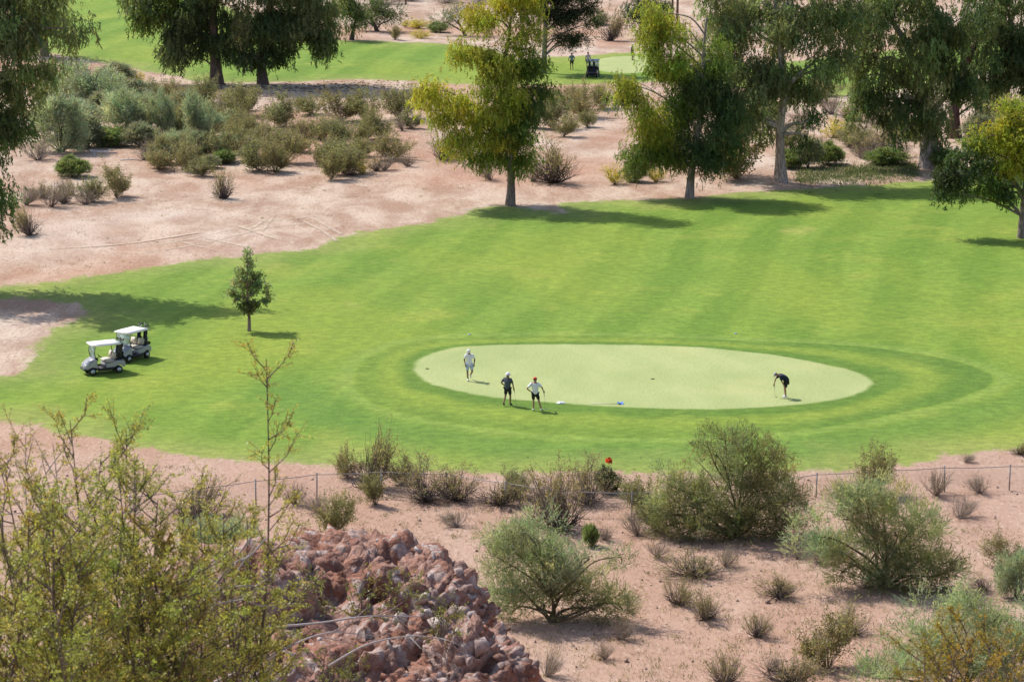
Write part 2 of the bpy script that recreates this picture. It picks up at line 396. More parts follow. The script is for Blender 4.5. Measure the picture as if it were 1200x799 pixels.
YEL = (.42, .42, .058); YG = (.33, .365, .06); MID = (.145, .21, .045); DK = (.1, .145, .055); WIL = (.205, .245, .108); WILL = (.27, .31, .145); PINE = (.05, .068, .035)
def tree(name, base, trunk, lobes, label, cat='tree', bark=(.2, .165, .14), seed=1, limbs=True, group=None, depth=1.0, limb_r=.09, dmul=2.6, puff=.72, pz=.85, cov=1.5, sprd=1.1, **kw):
    """trunk: [(px,py,radius m)], lobes: [(px,py,rx px,rz px,tint,dm,dy m)] laid out at the trunk's own distance"""
    rng = np.random.default_rng(seed)
    b = P(*base) if len(base) == 2 else at(*base)
    s = scale_at(b)
    def loc(px, py, dy=0):
        return ((px-base[0])/s, dy, (base[1]-py)/s/math.cos(PITCH*.85))
    t = thing(name, label, cat, b, 0, group)
    tb = MB()
    tp = [loc(x, y, .15*math.sin(i*1.7)) for i, (x, y, r) in enumerate(trunk)]
    rad = [q[2] for q in trunk]
    tp = [(tp[0][0], tp[0][1], -.3)] + tp
    rad = [rad[0]*1.35]+[rad[0]*1.2]+rad[1:]
    cp = catmull([(*p, r) for p, r in zip(tp, rad)], 4, False)
    tb.tube(cp[:, :3], np.maximum(cp[:, 3], .02), 10, bark)
    L = []
    for (px, py, rx, rz, tint, dm, *dy) in lobes:
        rx /= s; rz /= s
        dyv = dy[0] if dy else rng.uniform(-.5, .5)*rx*1.2
        c = loc(px, py, dyv)
        L.append((c, (rx, depth*.5*(rx+rz) if rx < rz*1.5 else rx*.8*depth, rz), tint, dm))
        if limbs:
            q = np.array(cp[:, :3]); cz = c[2]-max(.8, .55*math.hypot(c[0]-q[-1, 0], c[1]))
            i = int(np.clip(np.argmin(abs(q[:, 2]-cz)), int(.38*len(q)), len(q)-1))
            p0 = q[i]; p3 = np.array(c); p1 = p0+(p3-p0)*.3+np.array([0, 0, .1*abs(p3[0]-p0[0])]); p2 = p0+(p3-p0)*.7+np.array([0, 0, .12*abs(p3[0]-p0[0])])
            lp = catmull([p0, p1+rng.normal(size=3)*.12, p2+rng.normal(size=3)*.15, p3], 4, False)
            r0 = min(limb_r*1.2, cp[i, 3]*.7)
            tb.tube(lp, np.linspace(r0, .025, len(lp)), 5, bark)
            for _ in range(2):
                e = p3+rng.normal(size=3)*np.array([rx, rx, rz])*.45
                m_ = lp[int(rng.integers(len(lp)//2, len(lp)))]
                tb.tube([m_, (m_+e)/2+rng.normal(size=3)*.15, e], [.03, .022, .01], 4, bark)
    tb.build('trunk', BARK, t, True)
    global DENS
    SL = []
    for (c, r, tint, dm) in L:       # break each bough into separate puffs of foliage
        k = max(2, int(cov*(r[0]*r[2])/(puff*puff*pz)))
        for _ in range(k):
            d = rng.normal(size=3); d /= np.linalg.norm(d)
            rs = puff*rng.uniform(.6, 1.25)
            q = np.array(c)+d*np.maximum(np.array(r)-rs*np.array([.8, .8, .8*pz]), .05)*rng.uniform(.55, sprd)
            tv = np.array(tint)*rng.uniform(.78, 1.2)*(1+rng.normal(size=3)*np.array([.07, .03, .05]))
            SL.append((q, (rs, rs, rs*pz), tv, dm))
    DENS = dmul; cb = MB(); crown(cb, rng, SL, **kw); cb.build('crown', LEAF, t); DENS = 1.0
    return t

# T1 the yellow-green tree in the middle
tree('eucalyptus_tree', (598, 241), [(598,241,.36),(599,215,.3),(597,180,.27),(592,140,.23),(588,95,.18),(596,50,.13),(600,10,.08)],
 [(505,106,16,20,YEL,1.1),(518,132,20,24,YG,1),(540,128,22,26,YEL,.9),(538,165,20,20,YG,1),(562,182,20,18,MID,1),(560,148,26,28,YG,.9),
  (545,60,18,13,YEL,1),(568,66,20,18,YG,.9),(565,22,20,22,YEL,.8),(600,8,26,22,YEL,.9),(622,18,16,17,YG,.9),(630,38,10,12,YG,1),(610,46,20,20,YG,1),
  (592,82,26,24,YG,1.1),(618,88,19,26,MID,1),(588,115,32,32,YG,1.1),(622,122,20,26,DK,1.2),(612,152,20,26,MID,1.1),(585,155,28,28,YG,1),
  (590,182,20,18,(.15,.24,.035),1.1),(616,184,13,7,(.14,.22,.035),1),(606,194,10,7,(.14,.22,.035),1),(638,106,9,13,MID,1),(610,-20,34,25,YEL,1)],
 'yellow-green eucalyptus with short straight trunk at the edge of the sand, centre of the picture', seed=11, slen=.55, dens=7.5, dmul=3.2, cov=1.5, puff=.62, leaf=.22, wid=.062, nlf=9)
# T2
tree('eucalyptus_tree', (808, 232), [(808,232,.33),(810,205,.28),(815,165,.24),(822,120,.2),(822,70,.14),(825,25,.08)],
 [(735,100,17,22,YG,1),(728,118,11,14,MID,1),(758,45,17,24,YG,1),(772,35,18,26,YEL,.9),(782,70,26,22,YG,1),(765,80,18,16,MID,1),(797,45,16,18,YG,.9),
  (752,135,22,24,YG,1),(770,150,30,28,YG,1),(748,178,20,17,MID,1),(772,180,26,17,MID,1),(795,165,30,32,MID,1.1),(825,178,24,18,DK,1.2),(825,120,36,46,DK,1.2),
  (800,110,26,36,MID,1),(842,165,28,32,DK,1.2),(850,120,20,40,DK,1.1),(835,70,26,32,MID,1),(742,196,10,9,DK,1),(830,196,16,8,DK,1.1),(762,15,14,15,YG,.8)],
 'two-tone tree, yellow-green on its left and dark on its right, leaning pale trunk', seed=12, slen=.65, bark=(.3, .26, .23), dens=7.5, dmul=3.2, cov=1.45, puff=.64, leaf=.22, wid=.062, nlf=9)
# T3 weeping gum with the fork
tree('eucalyptus_tree', (915, 214), [(915,214,.52),(914,185,.4),(913,150,.33),(916,115,.26),(912,70,.2),(905,20,.14),(903,-30,.1)],
 [(842,30,22,40,WILL,1),(865,35,32,45,WILL,.9),(850,80,28,35,WILL,1),(880,90,28,40,WIL,1),(900,30,38,50,WILL,.9),(945,25,38,48,WIL,.9),(985,20,32,48,WIL,1),
  (905,95,30,40,WIL,.9),(872,135,22,26,WIL,1),(895,140,16,30,WIL,.8),(930,110,22,38,WIL,.8),(948,140,12,20,DK,.8),(962,70,22,32,WIL,.8),(985,70,16,28,WIL,.8),
  (835,-20,30,30,WILL,1),(920,-30,50,35,WIL,1),(985,-30,40,30,WIL,1),(940,165,8,14,DK,.6)],
 'tall weeping gum with pale forked trunk standing at the back edge of the fairway', seed=13, dmul=2.3, cov=1.2, puff=.75, pz=1.1, slen=.9, nlf=9, nst=10, out=.25, rnd=.28, lj=.45, leaf=.32, wid=.085, bark=(.42, .36, .32), dens=5.8, limb_r=.24)
# T4 big trunk
tree('eucalyptus_tree', (1090, 196), [(1090,196,.85),(1088,165,.66),(1084,130,.5),(1074,95,.36),(1058,55,.27),(1040,25,.18),(1025,-15,.1)],
 [(1005,95,18,34,WIL,.9),(1000,130,12,24,WIL,.7),(1025,70,32,40,WIL,.9),(1025,120,22,32,DK,.8),(1050,110,24,40,DK,.9),(1075,60,36,44,WIL,1),(1060,15,44,40,WIL,1),
  (1090,110,24,40,WILL,.9),(1098,150,16,28,WIL,.8),(1075,150,14,22,WIL,.7),(1105,65,32,44,DK,1),(1120,20,44,42,DK,1),(1020,20,30,40,WIL,1),(1055,155,12,14,DK,.6),(1040,-20,60,30,WIL,1),(1130,95,24,36,DK,1),(1100,172,12,14,WIL,.7)],
 'huge weeping gum with very thick shaggy trunk, right of the forked one', seed=14, dmul=2.3, cov=.95, puff=.75, pz=1.1, slen=.75, nlf=12, nst=9, out=.2, rnd=.2, lj=.42, leaf=.32, wid=.085, bark=(.36, .31, .28), dens=6, limb_r=.3)
# T5 behind it
tree('eucalyptus_tree', (1119, 162), [(1119,162,.55),(1118,130,.42),(1124,90,.34),(1140,50,.24),(1150,0,.14)],
 [(1140,80,20,34,DK,1),(1150,40,32,38,DK,1),(1180,25,34,44,DK,1.1),(1185,70,26,30,DK,1),(1165,95,16,24,DK,.8),(1145,118,10,18,DK,.7),(1205,60,34,50,DK,1.1),(1190,-20,50,35,DK,1),(1140,-15,40,30,DK,1),(1225,100,30,30,DK,1)],
 'dark weeping gum with reddish brown trunk behind the huge gum at the upper right', seed=15, dmul=2.3, cov=.95, puff=.75, pz=1.1, slen=.75, nlf=11, nst=9, out=.2, rnd=.2, lj=.42, leaf=.32, wid=.085, bark=(.12, .07, .06), dens=6.5)
# T6 right edge
tree('acacia_tree', (1197, 279), [(1197,279,.27),(1198,245,.22),(1200,215,.2),(1205,180,.15),(1210,150,.1)],
 [(1150,160,17,18,YG,.9),(1165,152,20,20,YEL,.9),(1190,128,22,20,YG,.9),(1182,160,24,26,YEL,.9),(1172,190,20,20,YEL,.9),(1192,185,22,28,YEL,.9),(1210,150,30,40,YG,1),
  (1122,180,20,14,DK,1),(1112,205,18,18,(.05,.075,.03),1),(1128,212,20,18,DK,1),(1148,195,18,14,DK,1),(1155,220,18,13,MID,1),(1175,222,18,12,DK,1),(1140,172,14,12,MID,1),(1230,190,30,35,YG,1),(1108,225,9,10,DK,.8)],
 'yellow flowering tree with dark lower left branches at the right edge', seed=16, slen=.5, dmul=3, puff=.55, out=.4, rnd=.5, leaf=.22, wid=.085, bark=(.24, .2, .17), dens=8, crad=.35)
# T7 left edge
tree('eucalyptus_tree', (-62, 338), [(-62,338,.6),(-60,290,.5),(-50,230,.42),(-42,160,.36),(-30,90,.28),(-20,30,.2),(-12,-40,.1)],
 [(-25,35,50,52,WIL,1),(30,20,42,40,WIL,1),(62,35,34,24,WILL,.9),(92,38,24,16,WIL,.8),(28,68,38,36,WIL,1),(52,88,26,26,WIL,.9),(10,115,36,40,DK,1),(36,112,20,22,WIL,.9),(14,160,26,36,DK,1),(-10,190,26,36,DK,1),(4,215,15,26,DK,.9),
  (2,255,11,28,DK,.8),(-50,110,50,60,DK,1),(-110,70,60,60,WIL,1),(-110,150,50,50,DK,1),(20,-20,50,35,WIL,1),(-50,-20,60,35,WIL,1),(-70,210,40,35,DK,.9),(70,-5,28,22,WIL,.9),(100,-20,22,15,WIL,.6)],
 'dark drooping gum cut off by the left edge', seed=17, dmul=2.5, cov=1.1, puff=.75, slen=.85, nlf=10, nst=9, out=.28, rnd=.24, lj=.45, leaf=.31, wid=.085, dens=6.3, bark=(.25, .2, .17), limb_r=.2)
# T8, T9 the pair at the far fairway
tree('eucalyptus_tree', (254, 99), [(254,99,.68),(253,75,.55),(252,45,.46),(251,15,.36),(250,-25,.24)],
 [(165,8,22,18,WIL,.8),(185,22,26,20,MID,.9),(205,45,20,26,WIL,.9),(218,20,30,30,DK,1),(240,20,30,32,DK,1.1),(262,40,14,30,DK,1),(235,50,18,16,DK,.8),(180,-12,40,20,MID,1),(250,-20,40,28,DK,1),(245,-55,60,34,DK,1),(250,-95,50,34,DK,1),(213,66,7,12,DK,.6),(272,55,8,18,DK,.7)],
 'left tree of the dark pair between the scrub and the far fairway', seed=18, dmul=3, cov=1.0, puff=.9, slen=.85, nlf=9, out=.28, rnd=.24, lj=.45, leaf=.36, wid=.1, dens=5.5, crad=.55, bark=(.14, .1, .08))
tree('eucalyptus_tree', (308, 99), [(308,99,.55),(307,75,.45),(312,40,.4),(318,5,.3),(322,-30,.2)],
 [(292,20,16,36,WIL,.9),(288,55,12,28,WIL,.9),(300,70,14,16,DK,.9),(318,20,20,40,DK,1.1),(322,60,14,18,DK,.8),(345,18,24,36,WIL,.9),(370,15,24,36,WIL,.9),(378,48,15,24,DK,.9),(390,20,14,30,WIL,.8),(340,-20,50,28,WIL,1),(335,-55,60,34,DK,1),(330,-95,50,34,DK,1),(362,50,12,16,WIL,.6),(335,50,10,12,DK,.6)],
 'right tree of the dark pair, with hanging branches reaching to its right', seed=19, dmul=3, cov=1.0, puff=.9, slen=.85, nlf=9, out=.28, rnd=.24, lj=.45, leaf=.36, wid=.1, dens=5.5, crad=.55, bark=(.14, .1, .08))
# pine
tree('pine_tree', (637, 86), [(637,86,.3),(638,60,.27),(639,30,.24),(639,0,.2),(640,-35,.14)],
 [(622,8,16,8,PINE,1.1),(655,4,20,9,PINE,1.1),(648,18,18,8,PINE,1),(672,18,18,8,PINE,1.1),(660,28,14,7,PINE,1),(658,46,9,6,PINE,1.1),(679,46,15,8,PINE,1.2),(690,30,10,7,PINE,1),(690,12,14,7,PINE,1),(664,55,7,5,PINE,1),(640,-10,34,14,PINE,1.2),(685,-4,24,9,PINE,1),(628,24,8,5,PINE,.8)],
 'pine with straight grey trunk and flat dark tiers beside the far green', cat='pine', seed=20, dmul=1.6, puff=.55, pz=.6, cov=1.6, sdir=(0,0,.3), out=.9, rnd=.6, slen=.5, nst=14, nlf=5, leaf=.3, wid=.06, lj=.8, dens=14, crad=.4, hol=.2, bark=(.22, .2, .2))
# young tree on the fairway
tree('young_tree', (292, 388), [(292,388,.1),(292,370,.085),(291,345,.065),(291,310,.035)],
 [(291,300,4,6,(.33,.38,.21),1),(293,311,7,8,(.33,.38,.21),1),(286,322,8,8,(.33,.38,.21),1),(300,324,9,8,(.19,.235,.115),1),(279,333,8,8,(.33,.38,.21),1),(305,338,9,8,(.29,.34,.18),1),(292,340,10,9,(.29,.34,.18),1),
  (271,344,6,7,(.33,.38,.21),1),(280,351,9,7,(.29,.34,.18),1),(312,354,7,5,(.19,.235,.115),1),(300,356,11,7,(.15,.19,.09),1),(288,362,9,6,(.15,.19,.09),1),(316,346,4,4,(.33,.38,.21),1)],
 'small young tree with open green conical crown standing alone on the fairway', seed=21, dmul=.33, puff=.17, pz=1.1, cov=.95, sdir=(0,0,.5), out=.7, rnd=.5, slen=.28, nst=9, nlf=4, leaf=.13, wid=.1, lj=.7, dens=42, crad=.1, hol=.2, bark=(.26, .2, .16), limb_r=.03)
# further trees along the top
tree('mesquite_tree', (412, 47), [(412,47,.28),(414,36,.2),(418,20,.12)],
 [(400,12,12,14,MID,1),(414,8,12,18,DK,1),(424,18,9,12,DK,1),(412,28,12,8,DK,.8),(405,-8,14,12,MID,1)],
 'dark small tree with crooked trunk on the upper edge of the far fairway', seed=22, dmul=2, puff=.7, slen=.9, leaf=.3, wid=.08, dens=5, bark=(.09, .06, .05))
tree('mesquite_tree', (442, 37), [(442,37,.25),(438,28,.18),(434,18,.1)],
 [(430,18,18,12,(.1,.13,.05),1),(450,15,18,12,(.1,.135,.06),1),(462,20,12,11,(.07,.1,.045),1),(440,8,16,8,(.11,.14,.06),1),(420,22,10,8,(.1,.13,.05),1)],
 'round grey-green tree with leaning trunk near the yellow flowers at the top', seed=23, dmul=2, puff=.7, sdir=(0,0,.2), out=.8, slen=.7, leaf=.3, wid=.06, dens=6, bark=(.12, .08, .07))
tree('palo_verde_tree', (545, 42), [(545,42,.2),(541,34,.14),(536,24,.08)],
 [(527,22,12,13,(.15,.18,.1),.8),(545,18,16,13,(.15,.18,.1),.8),(560,25,14,12,(.14,.17,.09),.8),(516,28,7,6,(.15,.18,.1),.7)],
 'pale feathery tree half hidden by the crown of the central tree', seed=24, dmul=2, puff=.7, sdir=(0,0,.4), out=.9, slen=.8, leaf=.35, wid=.04, dens=6, bark=(.16, .12, .09))
tree('dark_tree', (752, 45), [(752,45,.3),(752,25,.22),(752,5,.12)],
 [(740,8,11,12,(.06,.1,.045),1),(755,2,14,12,(.06,.1,.045),1),(772,8,11,12,(.06,.1,.045),1),(738,22,7,9,DK,.9),(760,16,14,10,(.06,.1,.045),1),(791,24,7,9,DK,1)],
 'dark green tree whose top shows above the two-tone tree, beside the thin poles', seed=25, dmul=2, puff=.7, slen=.9, leaf=.3, wid=.08, dens=6.5, bark=(.12, .09, .08))
tree('eucalyptus_tree', (52, 66), [(52,66,.45),(53,40,.35),(55,5,.2)],
 [(40,15,30,30,WIL,1),(65,18,22,26,WIL,1),(55,-10,34,20,WIL,1),(75,32,14,14,WIL,1)],
 'gum standing beyond the scrub, hidden behind the dark tree at the left edge', seed=26, dmul=1.8, cov=1.0, puff=.9, slen=1.3, leaf=.36, wid=.1, dens=5)

# ------------------------------------------------------------------ shrub kinds (unit size: 1 wide, 1 high), copied below
def stems(mb, rng, n, hgt=1, spread=.5, r=.012, tint=(.16, .12, .1), forks=3, curve=.25, seg=5):
    tips = []; lean = rng.normal(size=2)*.1; sect = rng.random(5)*2*math.pi; sh = rng.uniform(.55, 1.05, 5)
    for _ in range(n):
        si = int(rng.integers(5)); a = sect[si]+rng.normal()*.55; rr = spread*rng.random()**.6; h = hgt*rng.uniform(.6, 1)*(1-.35*(rr/spread)**2)*sh[si]
        tip = np.array([math.cos(a)*rr+lean[0]*h, math.sin(a)*rr+lean[1]*h, h])
        b = np.array([math.cos(a)*.04, math.sin(a)*.04, -.02])*rng.random()
        mid = b+(tip-b)*.5+np.array([math.cos(a), math.sin(a), 0])*rr*curve*.5+rng.normal(size=3)*.03
        p = catmull([b, mid, tip+rng.normal(size=3)*.02], seg, False)
        mb.tube(p, np.linspace(r, r*.3, len(p)), 4, tint, False); tips.append((p, tip))
        for _ in range(forks):
            i = int(rng.integers(len(p)//3, len(p)-1)); q = p[i]
            e = q+(tip-b)/np.linalg.norm(tip-b)*rng.uniform(.12, .3)+rng.normal(size=3)*.1
            e[2] = max(e[2], .03)
            pp = np.array([q, (q+e)/2+rng.normal(size=3)*.02, e])
            mb.tube(pp, [r*.5, r*.35, r*.2], 3, tint, False); tips.append((pp, e))
    return tips
def along(mb, rng, tips, per, leaf, wid, tint, jit=.03, start=.35, up=.3):
    for p, tip in tips:
        t = start+(1-start)*rng.random(per); i = t*(len(p)-1); a = np.floor(i).astype(int).clip(0, len(p)-2); fr = (i-a)[:, None]
        pos = p[a]*(1-fr)+p[a+1]*fr+rng.normal(size=(per, 3))*jit
        dr = rng.normal(size=(per, 3))+np.array([0, 0, up])
        c = np.array(tint)*rng.uniform(.75, 1.25)*(1+rng.normal(size=3)*.06)
        mb.leaves(pos, dr, leaf*rng.uniform(.6, 1.3, per), wid*rng.uniform(.7, 1.3, per), np.clip(c*rng.uniform(.8, 1.2, (per, 1)), .005, .9), rng)
KINDS = {}
def make_kind(kind, seed):
    rng = np.random.default_rng(seed); sb = MB(); lb = MB()
    if kind == 'A':      # creosote
        tips = stems(sb, rng, 26, .95, .5, .006, (.2, .165, .135), 6)
        along(lb, rng, tips, 34, .04, .021, [(.255,.25,.125),(.245,.25,.135),(.27,.245,.13)][seed % 3], .034, .25)
    elif kind == 'C':    # leafless dry shrub
        tips = stems(sb, rng, 60, .9, .5, .007, (.27, .225, .2), 5, .4)
        along(lb, rng, tips, 3, .035, .012, (.36, .3, .21), .02, .5)
    elif kind == 'S':    # sparse bush: dark foot, thin olive top
        tips = stems(sb, rng, 32, .95, .5, .008, (.21, .17, .15), 4, .3)
        along(lb, rng, tips, 13, .036, .016, (.29, .255, .13), .025, .55)
        low = stems(sb, rng, 60, .45, .4, .008, (.1, .085, .08), 3, .5)
    elif kind == 'B':    # feathery grey-green
        tips = stems(sb, rng, 16, .8, .42, .012, (.13, .12, .07), 4)
        L = []
        for _ in range(15):
            a = rng.random()*6.28; r = .38*rng.random()**.5
            L.append(((math.cos(a)*r, math.sin(a)*r, rng.uniform(.16, .8)*(1-.3*(r/.4)**2)), (.13, .13, .15), np.array((.31,.365,.255))*rng.uniform(.85, 1.15), 1))
        crown(lb, rng, L, leaf=.075, wid=.012, sdir=(0, 0, .6), out=.8, rnd=.5, slen=.17, nst=12, nlf=5, dens=700, crad=.035, hol=.35)
    elif kind == 'D':    # pale saltbush
        tips = stems(sb, rng, 20, .8, .45, .009, (.16, .14, .11), 3)
        L = [((math.cos(a)*r, math.sin(a)*r, z), (.22, .22, .24), (.25, .27, .19), 1) for a, r, z in ((0,.22,.4),(1.3,.24,.45),(2.5,.24,.4),(3.8,.22,.5),(5,.25,.4),(1,.05,.62),(4,.1,.6))]
        crown(lb, rng, L, leaf=.05, wid=.02, sdir=(0, 0, .4), out=.8, rnd=.5, slen=.13, nst=12, nlf=5, dens=800, crad=.03, hol=.4)
    elif kind == 'G':    # green mound
        tips = stems(sb, rng, 14, .6, .45, .009, (.14, .13, .07), 3)
        L = [((math.cos(a)*r, math.sin(a)*r, z), (.22, .22, .3), (.2, .26, .1), 1) for a, r, z in ((0,.25,.4),(1.3,.25,.4),(2.5,.25,.4),(3.8,.25,.5),(5,.25,.4),(1,.05,.6))]
        crown(lb, rng, L, leaf=.06, wid=.022, sdir=(0, 0, .6), out=.7, rnd=.5, slen=.15, nst=12, nlf=5, dens=900, crad=.03, hol=.4)
    elif kind == 'Y':    # yellow flowering / dried clump
        tips = stems(sb, rng, 40, .85, .45, .006, (.26, .22, .1), 3, .3)
        along(lb, rng, tips, 16, .05, .02, (.55, .47, .09), .03, .3)
    av = np.concatenate(sb.v+lb.v); kx = np.percentile(np.hypot(av[:, 0], av[:, 1]), 96)*2; kz = np.percentile(av[:, 2], 99)
    for b_ in (sb, lb): b_.v = [v/np.array([kx, kx, kz]) for v in b_.v]
    return sb, lb
MESH = {}
for kind, nv in (('A', 7), ('C', 5), ('S', 6), ('B', 4), ('D', 3), ('G', 3), ('Y', 2)):
    for k in range(nv): MESH[kind, k] = make_kind(kind, 100+k+ord(kind)*7)
PROTO = {}
KN = {'A': ('creosote_bush', 'bush'), 'C': ('dry_shrub', 'dry shrub'), 'S': ('bursage_shrub', 'shrub'), 'B': ('feathery_shrub', 'shrub'), 'D': ('saltbush', 'bush'), 'G': ('green_shrub', 'shrub'), 'Y': ('yellow_shrub', 'shrub')}
cnt = [0]
srng = random.Random(5)
def shrub(px, py, w, h, kind, label, group=None, pt=None):
    cnt[0] += 1
    ks = [k for k in MESH if k[0] == kind]; key = ks[cnt[0] % len(ks)]
    b = pt or P(px, py); s = scale_at(b)
    if key in PROTO: t = copy_tree(PROTO[key])
    else:
        t = thing(KN[kind][0], label, KN[kind][1], b)
        MESH[key][0].build('stems', BARK, t); MESH[key][1].build('foliage', LEAF, t); PROTO[key] = t
    if 'group' in t: del t['group']
    tag(t, label, KN[kind][1], group)
    t.location = b; t.rotation_euler = (0, 0, srng.random()*6.28)
    if kind in 'SC' and b.y < 150: w *= 1.2; h *= .84
    W = w/s*1.05; hh = h/s/math.cos(PITCH)*1.04
    t.scale = (W*srng.uniform(.92, 1.08), W*srng.uniform(.85, 1.05), hh)
    return t

g1 = ('olive creosote bush in the thicket between the dark tree pair and the bare sand', 'creosote bushes below the dark pair of trees')
for q in ((180,116,35,24),(205,114,32,22),(280,132,42,30),(335,150,46,42),(398,142,40,38),(432,142,44,40),(470,140,40,40),(490,128,26,28),(278,166,40,34),(260,190,42,38),(305,199,46,40),
          (335,192,40,38),(375,165,34,30),(372,193,38,32),(398,195,38,32),(460,187,42,36),(428,184,26,24),(200,176,26,22),(318,172,34,28),(415,168,34,26),(445,162,34,26),(238,206,30,24),(350,178,30,26),(250,150,30,26),(483,150,26,24),(232,120,34,20)):
    shrub(q[0], q[1], q[2]*1.25, q[3]*.92, 'A', *g1)
frng = random.Random(12)
for k in range(26):
    x_ = frng.uniform(165, 492); y_ = frng.uniform(121, 206)
    if x_ > 430 and y_ > 190: continue
    shrub(x_, y_, frng.uniform(34, 58), frng.uniform(22, 38), 'A', *g1)
shrub(215,200,46,36,'A','rounded creosote bush at the front of the thicket, right of the fallen white log')
shrub(388,210,36,36,'A','creosote bush standing furthest forward on the sand at the right end of the thicket')
shrub(262,233,34,34,'S','lone small twiggy bush on open sand, left of the tyre tracks')
shrub(136,231,44,38,'A','creosote bush at the right end of the low brown clump on the left sand')
shrub(85,207,40,22,'G','bright green low mound alone on the sand at the left')
shrub(35,276,36,36,'S','grey twiggy bush low on the left sand beside the hanging gum branches')
g2 = ('brownish dry bush in the low clump on the left sand below the green mound', 'brown clump on the left sand')
for q in ((108,237,36,28,'A'),(60,242,42,30,'C'),(30,240,34,28,'C'),(85,228,32,22,'C'),(75,238,30,24,'S'),(100,240,30,22,'C'),(48,232,30,20,'S')): shrub(*q[:4], q[4], *g2)
g8 = ('grey-green brush filling the left half of the thicket around the larger blue-green shrubs', 'grey-green brush of the thicket')
for q in ((60,150,50,30,'D'),(90,150,50,30,'B'),(120,140,44,30,'D'),(168,140,44,30,'B'),(210,140,44,28,'D'),(250,160,40,28,'B'),(85,172,40,24,'B'),(165,172,44,26,'D'),(212,178,40,24,'B'),(55,128,40,30,'B'),(150,122,50,26,'D'),(100,112,50,22,'B'),(190,192,36,20,'D'),(262,180,36,22,'B'),(140,108,40,20,'A'),(70,110,40,24,'B'),(175,158,34,28,'A'),(212,160,30,30,'A')): shrub(*q[:4], q[4], *g8)
shrub(105,130,88,52,'B','largest feathery green shrub, at the back of the thicket by the dark left tree')
shrub(72,178,62,62,'B','pale grey-green rounded shrub at the left end of the thicket, beside the dark left tree')
shrub(145,163,54,54,'B','blue-green domed shrub with dark hollow right side behind the fallen log')
shrub(192,163,34,52,'B','upright blue-green shrub, left of two side by side')
shrub(231,167,36,54,'B','upright blue-green shrub, right of two side by side')
shrub(103,173,34,36,'D','pale leafy shrub wedged between the rounded shrub and the domed shrub')
shrub(232,187,32,30,'D','pale round saltbush in front of the right upright shrub')
shrub(128,171,44,20,'G','bright green low shrub just behind the fallen log')
shrub(168,188,32,24,'C','tan dry shrub right of the fallen log')
shrub(45,188,44,26,'C','brown dry shrub under the dark tree on the left edge')
shrub(137,100,42,24,'D','greyish shrub in front of the shadowed bank of the far fairway')
shrub(160,99,24,15,'Y','yellow dried clump beside the far fairway, left of the dark tree pair')
shrub(426,204,24,15,'Y','orange-tan dried clump at the front right of the thicket')
shrub(262,192,26,15,'G','pale green leafy clump at the sand edge in the middle of the thicket')
shrub(247,197,24,14,'D','grey-green low clump at the sand edge beside the pale green one')
g3 = ('grey-brown dry shrub among the olive bushes of the thicket', 'dry shrubs in the thicket')
for q in ((357,130,30,14,'C'),(450,200,32,19,'C'),(472,153,24,20,'C'),(430,153,32,15,'C'),(344,162,36,20,'C'),(257,135,20,22,'C'),(410,206,26,16,'S'),(220,190,26,18,'C'),(180,186,26,18,'S'),(440,200,24,16,'S'),(478,195,28,16,'C'),(395,150,24,14,'C')): shrub(*q[:4], q[4], *g3)
shrub(519,187,38,32,'S','grey-olive bush on the sand left of the central tree')
shrub(575,211,40,30,'C','dry shrub just left of the trunk of the central tree')
shrub(650,214,64,52,'S','wide sparse bush with bare twigs just right of the trunk of the central tree')
shrub(625,213,34,26,'C','dry brown shrub between the central trunk and the wide sparse bush')
g4 = ('olive bush between the central tree and the two-tone tree, below the far cart', 'bushes below the far cart')
for q in ((648,150,50,42),(685,138,48,38),(708,128,34,28),(640,125,30,26),(665,128,36,28),(660,160,34,24),(690,150,30,20),(628,150,30,30)): shrub(*q, 'A', *g4)
shrub(720,216,36,22,'Y','yellowish low clump left of the two-tone tree')
shrub(743,213,30,24,'G','dark green low clump under the left branches of the two-tone tree')
shrub(768,213,28,18,'Y','small yellowish clump under the two-tone tree, nearest its trunk')
shrub(864,209,96,70,'A','large dark olive bush between the two-tone tree and the forked gum')
shrub(838,200,36,34,'A','smaller olive bush behind the trunk of the two-tone tree')
shrub(948,197,32,32,'D','grey-green saltbush right of the forked gum trunk')
shrub(972,193,32,24,'G','yellow-green bush right of the saltbush by the forked gum')
shrub(927,197,32,20,'G','low olive clump touching the forked gum trunk')
g5 = ('scrubby bush on the pink bank behind the weeping gums', 'scrub behind the weeping gums')
for q in ((930,175,50,26,'A'),(960,185,50,20,'S'),(1020,182,60,24,'S'),(995,172,60,22,'A'),(1040,160,60,26,'A'),(1010,128,60,28,'A'),(965,112,50,24,'A'),(1050,140,50,26,'S'),(1150,155,50,30,'A'),(1185,150,50,34,'A'),(1170,178,50,28,'D'),(900,150,50,36,'A'),(1070,165,50,24,'A'),(975,162,50,22,'Y'),(1000,168,40,24,'C'),(965,176,34,18,'C'),(1055,186,40,20,'C'),(975,134,34,26,'C'),(1000,142,36,24,'S'),(1040,172,40,24,'S'),(1145,168,34,30,'D'),(1160,140,40,30,'A'),(940,150,34,24,'C'),(955,120,34,24,'S'),(1025,150,30,20,'C'),(1165,120,34,24,'D'),(890,120,40,26,'A'),(1010,186,30,16,'C')): shrub(*q[:4], q[4], *g5)
shrub(1040,193,44,18,'G','low green shrub left of the thick gum trunk')
shrub(1108,198,34,22,'G','dark green clump at the foot of the thick gum trunk')
shrub(463,47,18,17,'A','small round bush on the sand between the far fairway and the yellow flowers')
shrub(490,33,44,11,'Y','upper bed of yellow flowers beyond the far fairway')
shrub(492,45,28,9,'Y','lower bed of yellow flowers at the edge of the far fairway')
shrub(513,38,24,11,'G','green clump beside the yellow flowers')
shrub(475,32,11,8,'A','tiny dark bush behind the upper yellow flowers')
